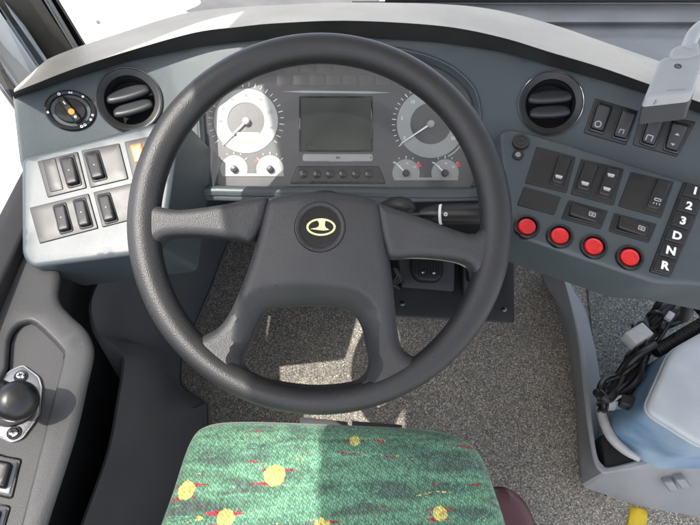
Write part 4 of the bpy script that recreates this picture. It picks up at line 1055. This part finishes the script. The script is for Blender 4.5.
rows = [A0, A_, [a.lerp(b, .92) for a, b in zip(A_, B_)], [a.lerp(b, .985) for a, b in zip(A_, B_)], [inn(b, .003, .0015) for b in B_], [inn(b, .010, .002) for b in B_], [inn(b, .014, 0) for b in B_], [inn(b, .016, -.006) for b in B_], [inn(Vector((b.x, b.y, FZ + .002)), .022) for b in B_]]
loft(MB(), rows).build('bin_wall', M['grey'], bx)
for k, (x, y) in enumerate(((669, 490), (681, 487.5))):
    i = 0
    S = Surf(Wz(680, 490, .15), (A_[-12] - A_[-6]).cross(B_[-6] - A_[-6])); F, lx, ly, pts = quad_fr(S, [(x - 7, y - 9), (x + 3, y - 10.5), (x + 10, y - 1), (x, y + 1)], .006); pillow(MB(), F, rounded(pts, .003, 4), w=.003, H=.006, T=.012, sp=.006).build('clip', M['grey'], bx)
M['bin'] = floor_mat('bin_carpet', (.55, .60, .56), 300)
mb = MB(); mb.add([Vector((p.x, p.y, FZ + .006)) for p in [Wz(x, y, FZ) for x, y in ((585, 270), (592, 340), (598, 470), (800, 500), (900, 230))]], [[0, 1, 2, 3, 4]], False); mb.build('bin_mat', M['bin'], bx)
TZt, TZb = .40, .235
tk = thing('fluid_tank', 'milky white washer fluid tank with blue fluid inside the grey bin', 'tank', Wz(670, 420, TZb - .12))
topq = [(669, 352), (643, 411), (704, 449), (800, 440), (780, 290)]
botq = [(627, 374), (609, 431), (660, 461), (800, 455), (760, 330)]
def tank():
    tp = [tuple(Wz(x, y, TZt)) for x, y in topq]; bt = [tuple(Wz(x, y, TZb)) for x, y in botq]
    def rp(q, z, r): return [Vector((p[0], p[1], z)) for p in rounded([(a[0], a[1]) for a in q], r, 7)]
    T_ = rp(tp, TZt, .022); B2 = rp(bt, TZb, .028)
    T2 = [p + (Vector((0, 0, 0))) for p in T_]
    cx = sum(T_, Vector()) / len(T_)
    rows = [[b + Vector((0, 0, -.10)) for b in B2], B2]
    for f in (.12, .35, .6, .8, .93, 1.0): rows.append([b.lerp(t, f) for b, t in zip(B2, T_)])
    loft(MB(), rows, True).build('tank_body', M['tankblue'], tk)
    up = [T_]
    for f, h in ((.012, .004), (.04, .0065), (.10, .008), (.3, .009), (.6, .0095), (1.0, .0095)): up.append([t.lerp(cx, f) + Vector((0, 0, h)) for t in T_])
    loft(MB(), up, True).build('tank_top', M['tankwhite'], tk)
    tube(MB(), [p + Vector((0, 0, -.004)) for p in T_] + [T_[0] + Vector((0, 0, -.004))], .0028, 8, False).build('moulding_seam', M['tankwhite'], tk)
    return T_, B2
T_, B2 = tank()
# moulded foot of the tank and filler neck
sn = Wz(617, 403, .26); tube(MB(), [Wz(634, 398, .27), Wz(622, 400, .275), Wz(610, 399, .27)], [.022, .020, .018], 24).build('filler_neck', M['tankblue'], tk)
tube(MB(), [Wz(613, 399, .272), Wz(606, 399, .27)], [.022, .022], 24).build('pale_collar', M['wirewhite'], tk)
# pale strap curving down round the tank's corner
sr = smooth_open([(604, 389), (601, 402), (604, 420), (612, 437), (625, 450), (640, 459)], 6); wdt = [Wz(x, y, .225) for x, y in sr]
mb = MB(); tube(mb, [p + Vector((-.003, -.002, .004)) for p in wdt], [.006 + .004 * math.sin(PI * i / (len(wdt) - 1)) for i in range(len(wdt))], 12)
o = mb.build('tank_strap', M['wirewhite'], tk)
S = Surf(Vector((.5, .4, .19)), Vector((0, 0, 1)))
tr = pillow(MB(), S, S.poly([(600, 436), (612, 432), (640, 450), (800, 448), (800, 470), (690, 462), (606, 475)]), w=.004, H=.004, T=.08, sp=.03).build('tank_tray', M['void'], None, S.P(640, 455))
tag(tr, 'black plastic tray edge showing beneath the fluid tank', 'tray')
# wiring loom behind the tank
wh_ = thing('wiring_loom', 'tangled black cable loom with connectors behind the fluid tank', 'cables', Wz(640, 340, .25))
random.seed(21)
mb = MB()
for k in range(26):
    j = lambda a: random.uniform(-a, a)
    z = .30 + j(.05)
    p = [(705 + j(8), 288 + j(14)), (672 + j(16), 312 + j(16)), (648 + j(14), 338 + j(14)), (636 + j(10), 362 + j(12)), (614 + j(10), 388 + j(10)), (602 + j(8), 402 + j(14))]
    a = random.randint(0, 2); p = p[a:a + random.randint(3, 6)]
    if len(p) < 3: p = [(690 + j(10), 300 + j(10)), (660 + j(10), 322 + j(14)), (645 + j(10), 340 + j(10))]
    tube(mb, [Wz(q[0], q[1], z + .015 * math.sin(i * .35 + k)) for i, q in enumerate(smooth_open(p, 9))], random.choice((.003, .004, .0055, .007)), 8)
mb.build('cable', M['wire'], wh_)
mb = MB(); pts = [Wz(x, y, .34) for x, y in smooth_open([(655, 352), (672, 342), (690, 331), (712, 318)], 14)]; tube(mb, pts, [.011 + .0022 * (i % 2) for i in range(len(pts))], 14).build('corrugated_conduit', M['wire'], wh_)
mb = MB(); loopc = [Wz(655 + 9 * math.cos(a), 322 + 10 * math.sin(a), .34 + .01 * math.sin(3 * a)) for a in np.linspace(0, 5.6, 26)]; tube(mb, loopc, .0045, 8).build('coiled_cable', M['wire'], wh_)
def conn(c, z, sx, sy, sz, rot, m):
    F = Fr(Wz(*c, z), F0.x, F0.y, F0.z).rot(rot); box(MB(), F, sx, sy, sz, 0, .003).build('connector', m, wh_)
conn((634, 340), .34, .048, .030, .028, .5, M['wirewhite']); conn((626, 405), .31, .030, .022, .02, -.4, M['lip']); conn((607, 383), .30, .018, .014, .012, .9, M['steel'])
conn((668, 318), .36, .02, .013, .012, .8, M['wirewhite']); conn((700, 312), .36, .02, .05, .02, .3, M['chrome'])
mb = MB(); tube(mb, [Wz(x, y, .325) for x, y in smooth_open([(614, 400), (620, 396.5), (628, 397), (634, 402)], 6)], .003, 8).build('wire', M['wirewhite'], wh_)
hs = MB(); pts = [W(x, y, d) for x, y, d in ((684, 318, 1.0), (690, 300, .95), (700, 289, .9), (725, 276, .86))]; pts = [Vector(p) for p in smooth_open([tuple(p) for p in pts], 8)]
o = tube(hs, pts, .009, 16).build('drain_hose', M['wire'], None, pts[0]); tag(o, 'black hose rising under the right switch panel', 'hose')
# yellow step edge strip
S = Surf(Vector((.5, .3, FZ + .0)), Vector((0, 0, 1))); q = [(630, 506), (648, 510), (642, 560), (620, 556)]
F, lx, ly, pts = quad_fr(S, q)
ye = pillow(MB(), F, pts, w=.004, H=.006, T=.0, sp=.02).build('step_edge', M['yellow'], None, F.o); tag(ye, 'yellow painted step edge strip on the speckled floor below the grey bin', 'step edge')

# ================================================================== HANDSET
HS = Surf(None, pts=[(642, 100, .690), (692, 96, .685), (661, 58, .725)])
ht = thing('handset', 'pale grey handset with a dark underside hanging over the right dashboard', 'handset', HS.P(670, 80, -.02))
ho_ = HS.poly([(660, 60), (703, 55), (703, 62), (692.5, 95.5), (643, 101)])
pillow(MB(), HS, rounded(ho_, .007, 6), w=.006, H=.005, T=.022, ext=CF * .006 - CU * .006, sp=.008).build('upper_shell', M['light'], ht)
e0 = CF * .006 - CU * .006; Lw = lambda u, v, h=0: HS(u, v, h) + e0
pillow(MB(), Lw, rounded([(u * 1.0, v) for u, v in ho_], .007, 6), w=.003, H=.0, T=.02, ext=CF * .010 - CU * .019 + CR * .001, sp=.012).build('lower_shell', M['lip'], ht)
mb = MB(); F = HS.fr(678, 66, .0054); ring_flat(mb, F, .0028, .0044, 0, seg=24); bar(mb, F, (-.002, 0), (.003, .001), .0014, .0001); mb.build('emblem', M['lip'], ht)
mb = MB(); F, lx, ly, pts = quad_fr(HS, [(667, 89.6), (686, 88.2), (686, 89.6), (667, 91)], .0054)
for i in range(9): bar(mb, F, (-lx / 2 + lx * i / 9, 0), (-lx / 2 + lx * (i + .7) / 9, 0), .0012, 0)
mb.build('small_lettering', M['grey'], ht)
nk = HS.poly([(669, 53), (676, 49), (697, 46), (699, 58), (690, 62), (668, 63)])
pillow(MB(), HS, rounded(nk, .005, 5), w=.004, H=.008, T=.012, sp=.008).build('neck', M['light'], ht)
pts = [HS.P(686, 52, .003), W(689, 44, .745), W(694, 34, .765), W(704, 25, .785), W(730, 12, .81)]; pts = [Vector(p) for p in smooth_open([tuple(p) for p in pts], 10)]
tube(MB(), pts, [.0082 + .0006 * (i % 2) for i in range(len(pts))], 16).build('cable_sleeve', M['light'], ht)

# ================================================================== LIGHT
SUN = Vector((-.34, -.26, .915)).normalized()
sl = bpy.data.lights.new('sun', 'SUN'); so_ = bpy.data.objects.new('sun', sl); COL.objects.link(so_)
sl.energy = 2.2; sl.angle = R(.5); sl.color = (1, .955, .88)
so_.rotation_euler = SUN.to_track_quat('Z', 'Y').to_euler(); so_.location = (-3, 2, 6)
wd = bpy.data.worlds.new('World'); scene.world = wd; wd.use_nodes = True; nt = wd.node_tree
sky = nt.nodes.new('ShaderNodeTexSky'); sky.sky_type = 'NISHITA'; sky.sun_disc = False; sky.air_density = .7; sky.dust_density = 3.0; sky.ozone_density = .6
sky.sun_elevation = math.asin(SUN.z); sky.sun_rotation = math.atan2(SUN.x, SUN.y)
bg = nt.nodes['Background']; bg.inputs['Strength'].default_value = .15; hs_ = nt.nodes.new('ShaderNodeHueSaturation'); hs_.inputs['Saturation'].default_value = .55; nt.links.new(sky.outputs[0], hs_.inputs['Color']); nt.links.new(hs_.outputs[0], bg.inputs['Color'])
scene.view_settings.view_transform = 'Standard'; scene.view_settings.look = 'None'; scene.view_settings.gamma = 1
scene.view_settings.exposure = 1.85
scene.render.engine = 'CYCLES'
scene.cycles.use_denoising = True
scene.cycles.max_bounces = 10; scene.cycles.diffuse_bounces = 5; scene.cycles.transparent_max_bounces = 12
scene.cycles.sample_clamp_indirect = 6
